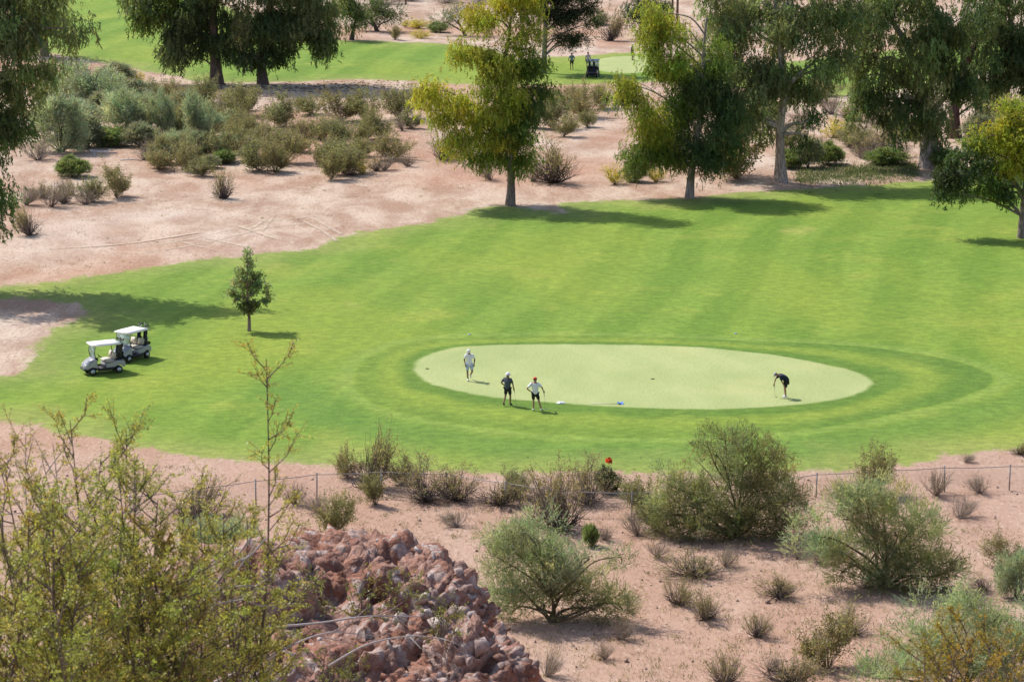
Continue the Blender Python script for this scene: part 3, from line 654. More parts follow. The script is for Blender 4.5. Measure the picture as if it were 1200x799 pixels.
shrub(716,48,30,36,'S','thin bush on the pale slope beyond the far green')
shrub(708,30,34,16,'A','low bush higher on the pale slope, behind the thin bush')
g6 = ('low brown brush along the top of the picture beyond the far fairway', 'brush along the top')
for q in ((450,6,60,14),(480,2,50,12),(520,4,50,10),(400,4,50,16),(560,6,40,10),(600,10,30,12),(690,-4,50,12),(780,30,30,14),(815,60,30,20),(800,80,26,16)): shrub(*q, 'C', *g6)

# --- the desert in front of the fence
shrub(433,571,52,84,'S','tall thin creosote rising in front of the grass at the left end of the fence')
shrub(408,560,34,36,'A','low creosote at the left foot of the tall thin one, behind the fence')
shrub(441,591,38,38,'A','small neat creosote with bare dark foot in front of the fence')
g7 = ('olive creosote in the row growing along the fence, left of the twiggy grey shrub', 'creosote row along the fence')
for q in ((470,568,34,36),(500,586,56,62),(535,586,50,50),(585,590,56,46),(600,582,40,36)): shrub(q[0], q[1], q[2]*1.1, q[3]*.9, 'S' if q[0] in (500, 535, 585) else 'A', *g7)
shrub(536,618,42,24,'C','grey dry shrub in front of the creosote row')
shrub(655,622,76,92,'S','grey twiggy shrub with dark foot, tallest by the fence')
shrub(690,590,60,62,'S','sparse tan shrub between the grey twiggy one and the red bloom')
shrub(640,598,46,50,'C','bare tan shrub left of the tall grey twiggy one')
shrub(748,628,40,32,'C','dark leafless shrub at the left foot of the big feathery tree')
shrub(757,600,60,40,'A','yellowish olive bush by the fence at the left of the big feathery tree')
shrub(770,622,44,40,'A','creosote tucked under the left side of the big feathery tree')
shrub(708,632,24,18,'C','small grey shrub right of the grey twiggy one')
shrub(692,640,18,24,'G','fresh green sprig in front of the grey twiggy shrub')
shrub(770,652,34,24,'C','small dry shrub on open ground below the big feathery tree')
shrub(725,748,36,34,'C','small grey twiggy shrub below the right end of the middle feathery tree')
shrub(1018,580,62,56,'A','olive bush at the fence, just right of the big feathery tree')
shrub(1097,580,38,38,'C','bare dark forked shrub beside a fence post at the right')
shrub(1148,577,34,26,'C','second bare shrub at the fence, further right')
shrub(1125,607,44,28,'C','low bare shrub below the fence at the right')
shrub(1131,541,20,14,'C','tiny reddish dry plant on the sand behind the fence')
shrub(1195,532,26,20,'S','small bush behind the fence at the right edge')
shrub(1178,664,54,36,'A','olive creosote at the right edge above the pale green mass')
shrub(1190,700,50,56,'B','blue-green feathery shrub at the right edge')
shrub(1155,690,36,20,'C','brown dry shrub between the right tree and the right edge')
shrub(235,606,60,54,'S','dry brown shrub seen through the tall foreground twigs at the left')
shrub(345,590,34,34,'C','small bare shrub in front of the left end of the fence')
shrub(392,626,54,50,'A','olive bush behind the left shoulder of the rock heap')
shrub(375,600,40,26,'C','low twiggy shrub behind the rock heap')
shrub(260,690,90,80,'B','fresh green shrub down the slope, behind the foreground creosote')
shrub(795,708,44,38,'S','twiggy shrub left of a pair on the pale ground')
shrub(826,726,40,48,'S','twiggy shrub with dark foot, right of a pair on the pale ground')
shrub(815,674,70,32,'S','broad low grey shrub on open ground below the big feathery tree')
shrub(850,664,36,32,'C','thin dry shrub right of the broad low grey one')
shrub(912,698,50,34,'S','low dark shrub casting a long shadow left of the right feathery tree')
shrub(886,746,38,36,'S','small spiky shrub alone on pale ground, bottom right')
shrub(970,783,70,66,'A','dark creosote with crooked foot beside the pale green mass at the bottom right')
shrub(1000,742,44,36,'S','sparse shrub behind the dark creosote at the bottom right')
shrub(848,800,46,46,'S','dry shrub cut by the bottom edge, left of two')
shrub(925,800,70,48,'S','olive and grey shrub cut by the bottom edge, right of two')
shrub(900,785,30,24,'C','small dry shrub between the two at the bottom edge')
shrub(640,792,34,40,'C','thin dry shrub at the right foot of the rock heap')
shrub(708,772,22,26,'C','thin leafless sprig on the sand right of the rock heap')
shrub(960,660,34,26,'C','dry tangle at the left foot of the right feathery tree')
shrub(935,655,36,24,'C','dry branches between the two large feathery trees')
shrub(610,650,44,40,'B','small green spray behind the middle feathery tree')
shrub(1015,690,40,22,'C','brown dry shrub under the right feathery tree')

# --- the four big feathery palo verdes
def palo(base, lobes, label, seed, pt=None, leaf=.22, dens=17, dmul=2.2, **kw):
    x, y = base
    return tree('palo_verde_tree', base if pt is None else (*base, pt), [(x, y, .12), (x+4, y-12, .09), (x+2, y-28, .05)], lobes, label, seed=seed, bark=(.14, .12, .07), sdir=(0, 0, .55), out=.75, rnd=.4,
                slen=.6, nst=12, nlf=6, leaf=leaf, wid=.026, dens=dens, dmul=dmul, puff=.42, pz=.9, cov=1.45, sprd=1.6, crad=.16, hol=.3, lj=.35, limb_r=.06, **kw)
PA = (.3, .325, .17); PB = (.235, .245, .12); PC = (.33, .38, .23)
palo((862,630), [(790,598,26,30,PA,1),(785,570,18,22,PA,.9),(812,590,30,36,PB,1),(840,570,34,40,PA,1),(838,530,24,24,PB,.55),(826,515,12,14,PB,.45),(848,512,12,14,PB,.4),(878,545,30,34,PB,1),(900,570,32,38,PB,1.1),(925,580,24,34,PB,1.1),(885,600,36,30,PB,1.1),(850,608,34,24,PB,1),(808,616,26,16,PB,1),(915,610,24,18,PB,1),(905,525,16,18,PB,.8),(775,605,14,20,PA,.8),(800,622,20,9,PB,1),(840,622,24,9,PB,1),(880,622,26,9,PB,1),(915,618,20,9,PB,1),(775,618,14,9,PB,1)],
     'big olive feathery tree with bare dark twigs at its top, beside the fence', 31)
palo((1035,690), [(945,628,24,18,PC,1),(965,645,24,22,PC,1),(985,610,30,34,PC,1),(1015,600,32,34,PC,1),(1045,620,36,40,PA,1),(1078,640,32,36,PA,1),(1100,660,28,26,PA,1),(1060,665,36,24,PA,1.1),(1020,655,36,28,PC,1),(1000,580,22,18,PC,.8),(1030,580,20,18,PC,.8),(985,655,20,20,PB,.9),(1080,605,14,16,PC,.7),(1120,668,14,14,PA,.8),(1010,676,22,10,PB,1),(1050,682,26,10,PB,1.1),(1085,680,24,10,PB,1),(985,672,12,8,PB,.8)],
     'wide green feathery tree with drooping right side, right of the bare-topped one', 32)
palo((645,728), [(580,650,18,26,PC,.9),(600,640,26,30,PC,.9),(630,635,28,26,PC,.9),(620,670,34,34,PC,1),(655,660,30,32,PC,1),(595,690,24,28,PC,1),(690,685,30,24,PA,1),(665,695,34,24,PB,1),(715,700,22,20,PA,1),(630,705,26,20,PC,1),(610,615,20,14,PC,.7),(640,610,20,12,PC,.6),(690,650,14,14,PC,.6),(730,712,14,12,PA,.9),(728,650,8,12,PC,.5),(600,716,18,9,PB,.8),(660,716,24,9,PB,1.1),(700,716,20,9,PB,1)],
     'loose light green feathery tree right of the rock heap', 33)
palo((1130,810), [(1055,775,40,30,PC,1),(1080,745,36,34,PC,1),(1115,725,40,36,PC,1),(1150,735,44,40,PC,1),(1185,745,40,40,PC,1),(1100,785,44,30,PC,1),(1160,785,50,34,PC,1),(1215,760,40,44,PC,1),(1035,790,26,20,PC,.9)],
     'pale blue-green feathery mass filling the bottom right corner', 34, dens=15)
# the dark shrub with the red bloom
b = P(712, 578)
t = thing('flowering_shrub', 'dense grey-green shrub behind the fence with one red bloom on top', 'shrub', b)
sb = MB(); lb = MB(); rng = np.random.default_rng(77); s = scale_at(b)
tp = stems(sb, rng, 22, 1.5, .75, .02, (.16, .13, .11), 4)
along(lb, rng, tp, 30, .09, .045, (.075, .1, .05), .09, .3)
crown(lb, rng, [((.25, 0, .55), (.45, .45, .35), (.06, .095, .03), 1), ((-.25, 0, .8), (.4, .4, .4), (.14, .15, .1), 1)], leaf=.1, wid=.05, sdir=(0, 0, .3), out=.7, rnd=.5, slen=.15, nst=9, nlf=5, dens=130, crad=.06)
sb.build('stems', BARK, t); lb.build('foliage', LEAF, t)
rb = MB(); crown(rb, rng, [((.06, 0, 1.55), (.1, .1, .07), (.7, .11, .045), 1)], leaf=.09, wid=.06, sdir=(0, 0, .4), out=.6, rnd=.5, slen=.06, nst=8, nlf=4, dens=900, crad=.02)
rb.build('red_bloom', LEAF, t)

# dry grass tufts and pebbles too many to count
def scatter_stuff():
    rng = np.random.default_rng(9); mb = MB()
    k = 0
    px = rng.uniform(-60, 1260, 4300); py = np.concatenate([rng.uniform(540, 810, 3200), rng.uniform(120, 330, 1100)])
    pts = np.array([tuple(P(a, b)) for a, b in zip(px, py)])
    inside = np.minimum(sdf(pts[:, :2], fair), sdf(pts[:, :2], far))
    keep = inside > 1.5
    dn = np.array([noise.noise(Vector((p[0]*.12, p[1]*.06, 3))) for p in pts]) > -.12
    pts = pts[keep & dn]
    for p in pts:
        n_ = int(rng.integers(8, 22)); w = rng.uniform(.08, .3); hh = rng.uniform(.05, .2)
        c = np.array([(.36,.29,.18),(.28,.23,.15),(.25,.2,.15),(.2,.205,.11)][int(rng.integers(4))])
        o = p+rng.normal(size=(n_, 3))*np.array([w, w, 0]); dr = rng.normal(size=(n_, 3))*.5+np.array([0, 0, .9])
        mb.leaves(o, dr, hh*rng.uniform(.5, 1.3, n_), .025, c*rng.uniform(.7, 1.2, (n_, 1)), rng)
    tag(mb.build('dry_grass', LEAF), 'sparse dry tufts and twigs scattered over the bare desert ground', 'dry grass', kind='stuff')
    mb = MB()
    px = rng.uniform(-40, 1240, 620); py = rng.uniform(555, 815, 620)
    for a, b in zip(px, py):
        p = P(a, b)
        if sdf(np.array([[p[0], p[1]]]), fair)[0] < 1.5: continue
        r = rng.uniform(.025, .08)*(2.2 if rng.random() < .05 else 1); d = rng.normal(size=(8, 3)); d /= np.linalg.norm(d, axis=1, keepdims=True)
        bm = bmesh.new()
        for q in d: bm.verts.new(Vector(q)*r*Vector((1.2, 1, .7)).length/1.6+Vector((p[0], p[1], p[2]+r*.25)))
        bmesh.ops.convex_hull(bm, input=list(bm.verts)); me = D.meshes.new('tmp'); bm.to_mesh(me); bm.free()
        mb.mesh(me, np.array([(.23,.16,.125),(.36,.28,.23),(.16,.12,.1)][int(rng.integers(3))])); D.meshes.remove(me)
    tag(mb.build('pebbles', BARK), 'small stones strewn over the desert ground in front of the fence', 'stones', kind='stuff')
    mb = MB()
    px = rng.uniform(935, 1075, 700); py = 204+rng.normal(size=700)*6+(px-1000)*-.06
    for a, b in zip(px, py):
        p = np.array(P(a, b)); n_ = 14
        o = p+rng.normal(size=(n_, 3))*np.array([.25, .25, 0]); dr = rng.normal(size=(n_, 3))*.5+np.array([0, 0, .7])
        mb.leaves(o, dr, rng.uniform(.12, .35, n_), .05, np.array((.125,.16,.075))*rng.uniform(.7, 1.25, (n_, 1)), rng)
    tag(mb.build('ground_cover', LEAF), 'low grey-green ground cover on the sand between the two weeping gum trunks', 'ground cover', kind='stuff')
scatter_stuff()
def litter():  # flat brown leaves added to deepen the shade band below the tree pair
    rng = np.random.default_rng(23); mb = MB(); k = 1500
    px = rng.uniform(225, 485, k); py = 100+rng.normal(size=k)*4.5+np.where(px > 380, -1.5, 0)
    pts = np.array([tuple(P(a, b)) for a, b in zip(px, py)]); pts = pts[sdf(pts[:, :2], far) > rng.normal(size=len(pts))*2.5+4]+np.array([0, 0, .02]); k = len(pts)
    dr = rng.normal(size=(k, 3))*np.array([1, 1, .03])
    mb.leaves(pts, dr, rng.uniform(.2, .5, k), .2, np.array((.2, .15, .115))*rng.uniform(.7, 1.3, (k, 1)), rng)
    tag(mb.build('shade_litter', LEAF), 'brown litter deepening the shade on the bank under the dark pair of trees', 'shade litter', kind='stuff')
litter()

# ------------------------------------------------------------------ fallen log
WOOD = plain('weathered_wood', (.5, .46, .42), .85, .25, 6)
p = P(121, 181); t = thing('fallen_log', 'bleached fallen branch lying on the sand in front of the blue-green shrubs', 'log', p)
mb = MB(); mb.tube([(-1.1, 0, .35), (-.6, .1, .18), (.1, 0, .16), (1.2, -.1, .12)], [.1, .13, .11, .06], 8)
mb.tube([(-.6, .1, .18), (-.7, -.1, .05), (-.75, -.2, -.05)], [.09, .09, .07], 6); mb.tube([(.1, 0, .16), (.5, .3, .35), (.9, .35, .4)], [.06, .04, .02], 6)
mb.build('log', WOOD, t, True)
p = P(155, 189); t = thing('fallen_branch', 'thin bleached branch on the sand below the fallen log', 'branch', p)
mb = MB(); mb.tube([(-1, .1, .08), (-.2, 0, .15), (.8, -.1, .06)], [.05, .06, .03], 6); mb.tube([(-.2, 0, .15), (-.5, .2, .35)], [.04, .02], 5); mb.build('branch', WOOD, t, True)

# ------------------------------------------------------------------ poles along the top
POLE = plain('brown_wood', (.16, .09, .07), .8, .2, 3)
for px, py, h, r, lab in ((787.5, 36, 9, .13, 'left of the two thin brown poles rising behind the two-tone tree'), (793.5, 34, 9.5, .14, 'right of the two thin brown poles rising behind the two-tone tree'), (475.5, 6, 2.6, .12, 'short brown post on the bare ground at the top edge, left of the central tree')):
    p = P(px, py); t = thing('wooden_pole', lab, 'pole', p)
    mb = MB(); mb.tube([(0, 0, -.3), (.03, 0, h*.5), (0, 0, h)], [r*1.1, r, r*.85], 8); mb.build('shaft', POLE, t, True)
    mb = MB(); mb.tube([(0, 0, h), (0, 0, h+.06)], [r*1.0, r*.9], 8); mb.build('cap', POLE, t)

# ------------------------------------------------------------------ chain-link fence
STEEL = plain('galvanised_steel', (.3, .28, .27), .55, .15, 3, metal=.6)
def fence():
    rail = [(-80,612),(0,603),(90,590),(176,578),(281,565),(340,557),(400,552),(470,552),(529,554),(585,562),(637,570),(690,575),(735,576),(800,572),(860,565),(950,553),(1010,550),(1063,548),(1113,546),(1200,544),(1330,540)]
    foot = catmull([tuple(P(x, y+30))[:2] for x, y in rail], 8, False)
    seg = np.linalg.norm(np.diff(foot, axis=0), axis=1); cum = np.concatenate([[0], np.cumsum(seg)])
    def on(d): return np.array([np.interp(d, cum, foot[:, 0]), np.interp(d, cum, foot[:, 1])])
    m = on(cum[-1]/2); org = Vector((m[0], m[1], gz(*m)))
    t = thing('chain_link_fence', 'low chain-link fence running across the sand between the desert and the fairway', 'fence', org)
    Hh = 1.12; n = int(cum[-1]//2.9); rng = np.random.default_rng(4); tops = []
    for i in range(n+1):
        q = on(cum[-1]*i/n); z = gz(*q); b = Vector((q[0], q[1], z))-org; lean = rng.normal()*.03
        tp = b+Vector((lean, 0, Hh+rng.normal()*.025)); tops.append(tp)
        mb = MB(); mb.tube([b-Vector((0, 0, .2)), tp+Vector((0, 0, .06))], [.032, .032], 8, cap=True)
        po = mb.build('post', STEEL, t, True)
        cb = MB(); cb.tube([tp+Vector((0, 0, .06)), tp+Vector((0, 0, .1))], [.042, .02], 8); cb.build('post_cap', STEEL, po)
    mb = MB(); rp = []
    for i in range(n):
        a, b = tops[i], tops[i+1]
        for k in range(4): rp.append(a.lerp(b, k/4)-Vector((0, 0, .03*math.sin(math.pi*k/4))))
    rp.append(tops[-1]); mb.tube(rp, .017, 6); mb.build('top_rail', STEEL, t, True)
    mb = MB(); tot = cum[-1]; st = .1; hgt = 1.05
    def pt(d, z):
        d = min(max(d, 0), tot); q = on(d); return (q[0]-org.x, q[1]-org.y+.03, gz(*q)-org.z+z)
    for d in np.arange(-hgt, tot, st):
        for sgn in (1, -1):
            d0, d1 = (d, d+hgt) if sgn > 0 else (d+hgt, d)
            if min(d0, d1) < 0 or max(d0, d1) > tot: continue
            mb.tube([pt(d0, .04), pt((d0+d1)/2, .04+hgt/2), pt(d1, .04+hgt)], .0018, 3, cap=False)
    mb.build('wire_mesh', STEEL, t)
fence()

# ------------------------------------------------------------------ people
SKIN = plain('skin', (.36, .2, .13), .55, .1, 12); SKIN2 = plain('tanned_skin', (.24, .13, .085), .55, .1, 12)
WHITE = plain('white_cloth', (.78, .78, .8), .8, .05, 9); PALEBLUE = plain('pale_blue_cloth', (.45, .52, .68), .85, .08, 9)
BLACK = plain('black_cloth', (.013, .014, .018), .85, .2, 9); NAVY = plain('navy_cloth', (.018, .024, .045), .85, .2, 9)
CHAR = plain('charcoal_cloth', (.075, .085, .11), .85, .35, 14); GREYBL = plain('grey_blue_cloth', (.19, .25, .31), .85, .1, 9)
RED = plain('red_cloth', (.6, .035, .025), .75, .1, 9); PINKW = plain('pinkish_white_cloth', (.62, .5, .55), .8, .08, 9); MAUVE = plain('mauve_cloth', (.2, .1, .16), .8, .1, 9)
GREYC = plain('grey_cloth', (.3, .31, .34), .85, .1, 9); HAIR = plain('brown_hair', (.06, .04, .03), .7, .2, 20); SHOEW = plain('white_leather', (.75, .74, .72), .5, .05, 9); SHOEB = plain('dark_leather', (.03, .028, .03), .5, .1, 9)
CHROME = plain('polished_steel', (.5, .5, .52), .25, .05, 4, metal=1); RUBBER = plain('black_rubber', (.02, .02, .022), .7, .1, 8)

def skin_mesh(V_, E_, R_, root=0, sub=2):
    me = D.meshes.new('tmp'); me.from_pydata([tuple(v) for v in V_], E_, [])
    ob = D.objects.new('tmp', me); COL.objects.link(ob)
    m = ob.modifiers.new('s', 'SKIN'); m.use_smooth_shade = True
    if not me.skin_vertices: 
        bm = bmesh.new(); bm.from_mesh(me); bm.verts.layers.skin.verify(); bm.to_mesh(me); bm.free()
    sv = me.skin_vertices[0].data
    for i, r in enumerate(R_): sv[i].radius = (r, r) if not isinstance(r, tuple) else r; sv[i].use_root = (i == root)
    s = ob.modifiers.new('u', 'SUBSURF'); s.levels = sub; s.render_levels = sub
    dg = bpy.context.evaluated_depsgraph_get(); dg.update()
    out = D.meshes.new_from_object(ob.evaluated_get(dg))
    D.objects.remove(ob); D.meshes.remove(me); return out
def chain(spec):                     # [(point, radius, parent index)]
    return [s[0] for s in spec], [(s[2], i) for i, s in enumerate(spec) if s[2] is not None], [s[1] for s in spec]
def person(loc, label, J, shirt, shorts, hat, shoes, skin=SKIN, yaw=0, hatkind='cap', group=None):
    """J: joints in metres, figure facing -Y before yaw; a = its -x side, b = its +x side"""
    B = dict(pelvis=(0,0,.95), spine=(0,.01,1.13), chest=(0,.01,1.32), neck=(0,0,1.47), skull=(0,-.02,1.60), crown=(0,-.02,1.69), face=(0,-1,0),
             sa=(-.18,0,1.41), ea=(-.25,.02,1.14), wa=(-.26,-.06,.9), ha=(-.1,0,.92), ka=(-.11,-.02,.5), aa=(-.11,.02,.09), ta=(-.12,-.16,.035),
             sb=(.18,0,1.41), eb=(.25,.02,1.14), wb=(.26,-.06,.9), hb=(.1,0,.92), kb=(.11,-.02,.5), ab=(.11,.02,.09), tb=(.12,-.16,.035))
    B.update(J); j = {k: np.array(v, float) for k, v in B.items()}
    t = thing('person', label, 'person', loc, yaw, group)
    fore = lambda s: j['w'+s]+(j['w'+s]-j['e'+s])/np.linalg.norm(j['w'+s]-j['e'+s])*.07
    S = [(j['pelvis'], .11, None), (j['spine'], .1, 0), (j['chest'], .11, 1), (j['neck'], .06, 2), (j['skull'], .088, 3), (j['crown'], .08, 4)]
    for s in 'ab':
        i = len(S)
        S += [(j['s'+s], .062, 2), (j['e'+s], .045, i), (j['w'+s], .03, i+1), (fore(s), .036, i+2)]
        i = len(S)
        S += [(j['h'+s], .09, 0), ((j['h'+s]+j['k'+s])/2, .078, i), (j['k'+s], .056, i+1), ((j['k'+s]*.65+j['a'+s]*.35), .055, i+2), (j['a'+s], .038, i+3), (j['t'+s], .03, i+4)]
    me = skin_mesh(*chain(S)); mb = MB(); mb.mesh(me)
    fd = j['face']/np.linalg.norm(j['face']); up = j['crown']-j['skull']; up = up-fd*np.dot(up, fd); up /= np.linalg.norm(up); sd = np.cross(fd, up)
    hc = (j['skull']+j['crown'])/2
    mb.tube([hc+fd*.075+up*.02, hc+fd*.1-up*.005, hc+fd*.085-up*.03], [.006, .014, .01], 6)      # nose
    for q in (-1, 1): mb.tube([hc+sd*q*.078+up*.025, hc+sd*q*.092, hc+sd*q*.078-up*.03], [.01, .02, .01], 6)   # ears
    for s in 'ab':                   # fingers and thumb
        w = j['w'+s]; dr = (w-j['e'+s]); dr /= np.linalg.norm(dr); sx = np.cross(dr, np.array([0, 1, .2])); sx /= np.linalg.norm(sx); nn = np.cross(sx, dr)
        for k, ln in enumerate((.075, .085, .08, .062)):
            o = w+dr*.08+sx*(k-1.5)*.019; mb.tube([o-dr*.02, o+dr*ln*.5, o+dr*ln*.8+nn*.02, o+dr*ln*.9+nn*.035], [.01, .009, .008, .007], 5)
        o = w+dr*.03+sx*-.03; mb.tube([o, o-sx*.025+dr*.03, o-sx*.02+dr*.06+nn*.02], [.012, .01, .008], 5)
    mb.build('body', skin, t, True)
    mb = MB()
    for q in (-1, 1): 
        o = hc+fd*.084+sd*q*.032+up*.02; mb.tube([o-fd*.01, o+fd*.004], [.011, .006], 6)
    mb.build('eyes', SHOEB, t)
    dn = (j['pelvis']-j['spine']); dn /= np.linalg.norm(dn)
    S = [(j['pelvis']+dn*.1, .178, None), (j['pelvis']-dn*.05, .172, 0), (j['spine'], .168, 1), (j['chest'], .185, 2), (j['neck']*.75+j['chest']*.25, .09, 3)]
    for s in 'ab':
        i = len(S); e = j['s'+s]+(j['e'+s]-j['s'+s])*.85
        S += [(j['s'+s], .09, 3), ((j['s'+s]+e)/2, .078, i), (e, .075, i+1)]
    mb = MB(); mb.mesh(skin_mesh(*chain(S))); mb.build('shirt', shirt, t, True)
    S = [(j['pelvis'], .15, None)]
    for s in 'ab':
        i = len(S); S += [(j['h'+s]-np.array([0, 0, .04]), .108, 0), ((j['h'+s]+j['k'+s])/2, .1, i), (j['k'+s]*.85+j['h'+s]*.15, .09, i+1)]
    mb = MB(); mb.mesh(skin_mesh(*chain(S))); mb.build('shorts', shorts, t, True)
    for s in 'ab':
        a, tt = j['a'+s], j['t'+s]; hd = tt-a; back = a-np.array([hd[0], hd[1], 0])*.3
        mb = MB(); mb.mesh(skin_mesh(*chain([(a+np.array([0, 0, .02]), .05, None), ((a+tt)/2+np.array([0, 0, .0]), .05, 0), (tt, .045, 1), (back-np.array([0, 0, .04]), .045, 0)]), sub=1)); mb.build('shoe', shoes, t, True)
    mb = MB(); hb = []                 # hat: dome rings plus brim
    cap0 = hc+up*.03
    for k in range(5):
        a = k/4*math.pi/2; hb.append((cap0+up*.095*math.sin(a), .104*math.cos(a)+.002))
    mb.tube([q[0] for q in hb], [q[1] for q in hb], 14)
    if hatkind == 'cap':
        br = [cap0+fd*.09+sd*x for x in (-.075, -.04, .0, .04, .075)]; tip = [cap0+fd*(.09+.085*math.cos(x/.075*1.2))+sd*x*1.0-up*.012 for x in (-.075, -.04, .0, .04, .075)]
        v = br+tip+[q-up*.008 for q in br+tip]
        f = [(i, i+1, i+6, i+5) for i in range(4)]+[(i+10, i+15, i+16, i+11) for i in range(4)]+[(5+i, 6+i, 16+i, 15+i) for i in range(4)]
        mb.add(v, f)
    else: mb.tube([cap0, cap0-up*.03, cap0-up*.035, cap0], [.1, .175, .17, .1], 16, cap=False)
    mb.build('hat', hat, t, True)
    mb = MB(); mb.tube([cap0-up*.06-fd*.015, cap0-fd*.012, cap0+up*.02-fd*.01], [.07, .095, .09], 12); mb.build('hair', HAIR, t, True)
    return t
def wpt(loc, yaw, v):
    c, s = math.cos(yaw), math.sin(yaw); return Vector((loc[0]+c*v[0]-s*v[1], loc[1]+s*v[0]+c*v[1], loc[2]+v[2]))
def putter(top, bot, label):
    t = thing('putter', label, 'golf club', bot); d = top-bot
    mb = MB(); mb.tube([Vector((0, 0, 0)), d*.72], [.006, .007], 6); mb.build('shaft', CHROME, t, True)
    mb = MB(); mb.tube([d*.7, d], [.012, .015], 8); mb.build('grip', RUBBER, t, True)
    bm = bmesh.new(); bmbox(bm, (-.02, -.012, -.012), (.1, .014, .016)); bmobj('club_head', bm, CHROME, t, .005)
p = P(550, 446); person(p, 'golfer walking with bowed head on the green, white shirt, pale blue shorts and white cap',
  dict(ha=(-.1,0,.92), ka=(-.1,-.1,.5), aa=(-.07,-.05,.09), ta=(-.09,-.22,.035), kb=(.16,-.06,.52), ab=(.06,.26,.26), tb=(.08,.2,.1), ea=(-.27,.06,1.15), wa=(-.2,-.06,.9), eb=(.29,.06,1.16), wb=(.26,-.1,.93), skull=(-.03,-.07,1.585), crown=(-.04,-.09,1.67), face=(-.2,-.8,-.55)), WHITE, PALEBLUE, WHITE, SHOEW, SKIN2)
# striding, hand on hip, club in the other hand
p = P(595, 475); yw = R(150); person(p, 'golfer in white bucket hat, charcoal shirt and black shorts at the edge of the green',
  dict(ka=(-.1,-.1,.5), aa=(-.1,-.08,.09), ta=(-.11,-.25,.035), kb=(.11,.04,.5), ab=(.1,.26,.16), tb=(.1,.18,.035), ea=(-.28,-.05,1.15), wa=(-.26,-.16,.92), eb=(.34,.1,1.2), wb=(.2,-.04,1.02)), CHAR, BLACK, WHITE, SHOEB, SKIN2, yaw=yw, hatkind='bucket')
h = wpt(p, yw, (-.26,-.2,.86)); putter(h+Vector((.0,0,.08)), h+Vector((.1,-.05,-.8)), 'dark putter hanging from the hand of the golfer in charcoal shirt')
p = P(627, 481); yw = R(180); person(p, 'golfer from behind in red cap and white shirt, hand on hip, leaning on a club',
  dict(ka=(-.2,0,.5), aa=(-.32,.04,.09), ta=(-.38,-.1,.035), kb=(.08,-.02,.5), ab=(.08,.02,.09), tb=(.1,-.15,.035), sa=(-.19,0,1.39), ea=(-.36,-.05,1.2), wa=(-.43,-.18,1.0), sb=(.19,0,1.41), eb=(.42,.08,1.18), wb=(.2,.02,1.0), pelvis=(-.02,0,.94)), WHITE, BLACK, RED, SHOEW, SKIN, yaw=yw)
h = wpt(p, yw, (-.46,-.22,.95)); putter(h, Vector((h.x+.06, h.y+.05, gz(h.x, h.y)+.01)), 'thin putter under the outstretched hand of the golfer in red cap')
p = P(920, 466); person(p, 'golfer bending forward over the right of the green, navy shirt and black shorts',
  dict(pelvis=(.06,0,.93), spine=(-.04,0,1.08), chest=(-.2,0,1.19), neck=(-.36,0,1.25), skull=(-.47,0,1.24), crown=(-.55,0,1.25), face=(-.45,0,-.9),
       sa=(-.28,-.18,1.18), ea=(-.2,-.2,.9), wa=(-.08,-.16,.68), sb=(-.28,.18,1.18), eb=(-.5,.2,.98), wb=(-.56,.14,.74),
       ha=(.05,-.1,.9), ka=(-.02,-.11,.5), aa=(.03,-.11,.09), ta=(-.14,-.12,.035), hb=(.05,.1,.9), kb=(-.02,.11,.5), ab=(.03,.11,.09), tb=(-.14,.12,.035)), NAVY, BLACK, GREYC, SHOEW, SKIN)
h = wpt(p, 0, (-.57,.12,.72)); putter(h, Vector((h.x+.06, h.y, gz(h.x, h.y)+.01)), 'thin putter held to the ground by the bending golfer')
p = P(670, 82); person(p, 'distant golfer seen from behind in grey-blue shirt and black shorts', dict(eb=(.32,.05,1.18), wb=(.3,-.1,1.0), ea=(-.3,.0,1.15), wa=(-.24,-.1,.95), kb=(.13,.02,.5), ab=(.13,.1,.1), tb=(.13,-.06,.035)), GREYBL, BLACK, HAIR, SHOEB, SKIN2, yaw=R(190))
p = P(689, 81); person(p, 'distant golfer in pinkish white shirt standing behind the far cart', {}, PINKW, BLACK, MAUVE, SHOEB, SKIN2, yaw=R(170))
p = P(741, 71); person(p, 'distant golfer in navy half hidden by the left side of the two-tone tree', {}, NAVY, NAVY, WHITE, SHOEB, SKIN2, yaw=R(100))

# flagstick lying by the green, towel, markers, hole
BLUE = plain('blue_cloth', (.04, .16, .55), .7, .1, 9); PALEDISC = plain('pale_blue_plastic', (.2, .33, .45), .5, .05, 9); YELP = plain('cream_paint', (.7, .68, .5), .5, .05, 9)
a, b = P(692, 473), P(727, 473.5)
t = thing('flagstick', 'flagstick with blue flag lying on the near edge of the green', 'flagstick', a); dv = b-a
mb = MB(); mb.tube([Vector((0, 0, .03)), dv+Vector((0, 0, .03))], .016, 8); mb.build('pole', YELP, t, True)
mb = MB(); gx = np.linspace(0, 1, 7); vv = [(dv.x*.9+.3*u, dv.y+.22*w-.1, .05+.04*math.sin(u*6+w*2)+.05*w) for w in (0, .5, 1) for u in gx]
vv2 = [(x, y, z+.012) for x, y, z in vv]; f = []
for r_ in range(2):
    for c in range(6): q = r_*7+c; f += [(q, q+7, q+8, q+1), (q+21, q+22, q+29, q+28)]
mb.add(vv+vv2, f); mb.build('flag', BLUE, t, True)
p = P(657, 472.5); bm = bmesh.new(); bmesh.ops.create_icosphere(bm, subdivisions=4, radius=1)
for v in bm.verts:
    k = 1+.35*noise.noise(v.co*2.2); v.co = Vector((v.co.x*.2*k, v.co.y*.14*k, max(v.co.z, -.1)*.09*k+.012))
o = bmobj('towel', bm, WHITE); o.location = p; tag(o, 'crumpled white towel lying on the grass right of the golfer in red cap', 'towel')
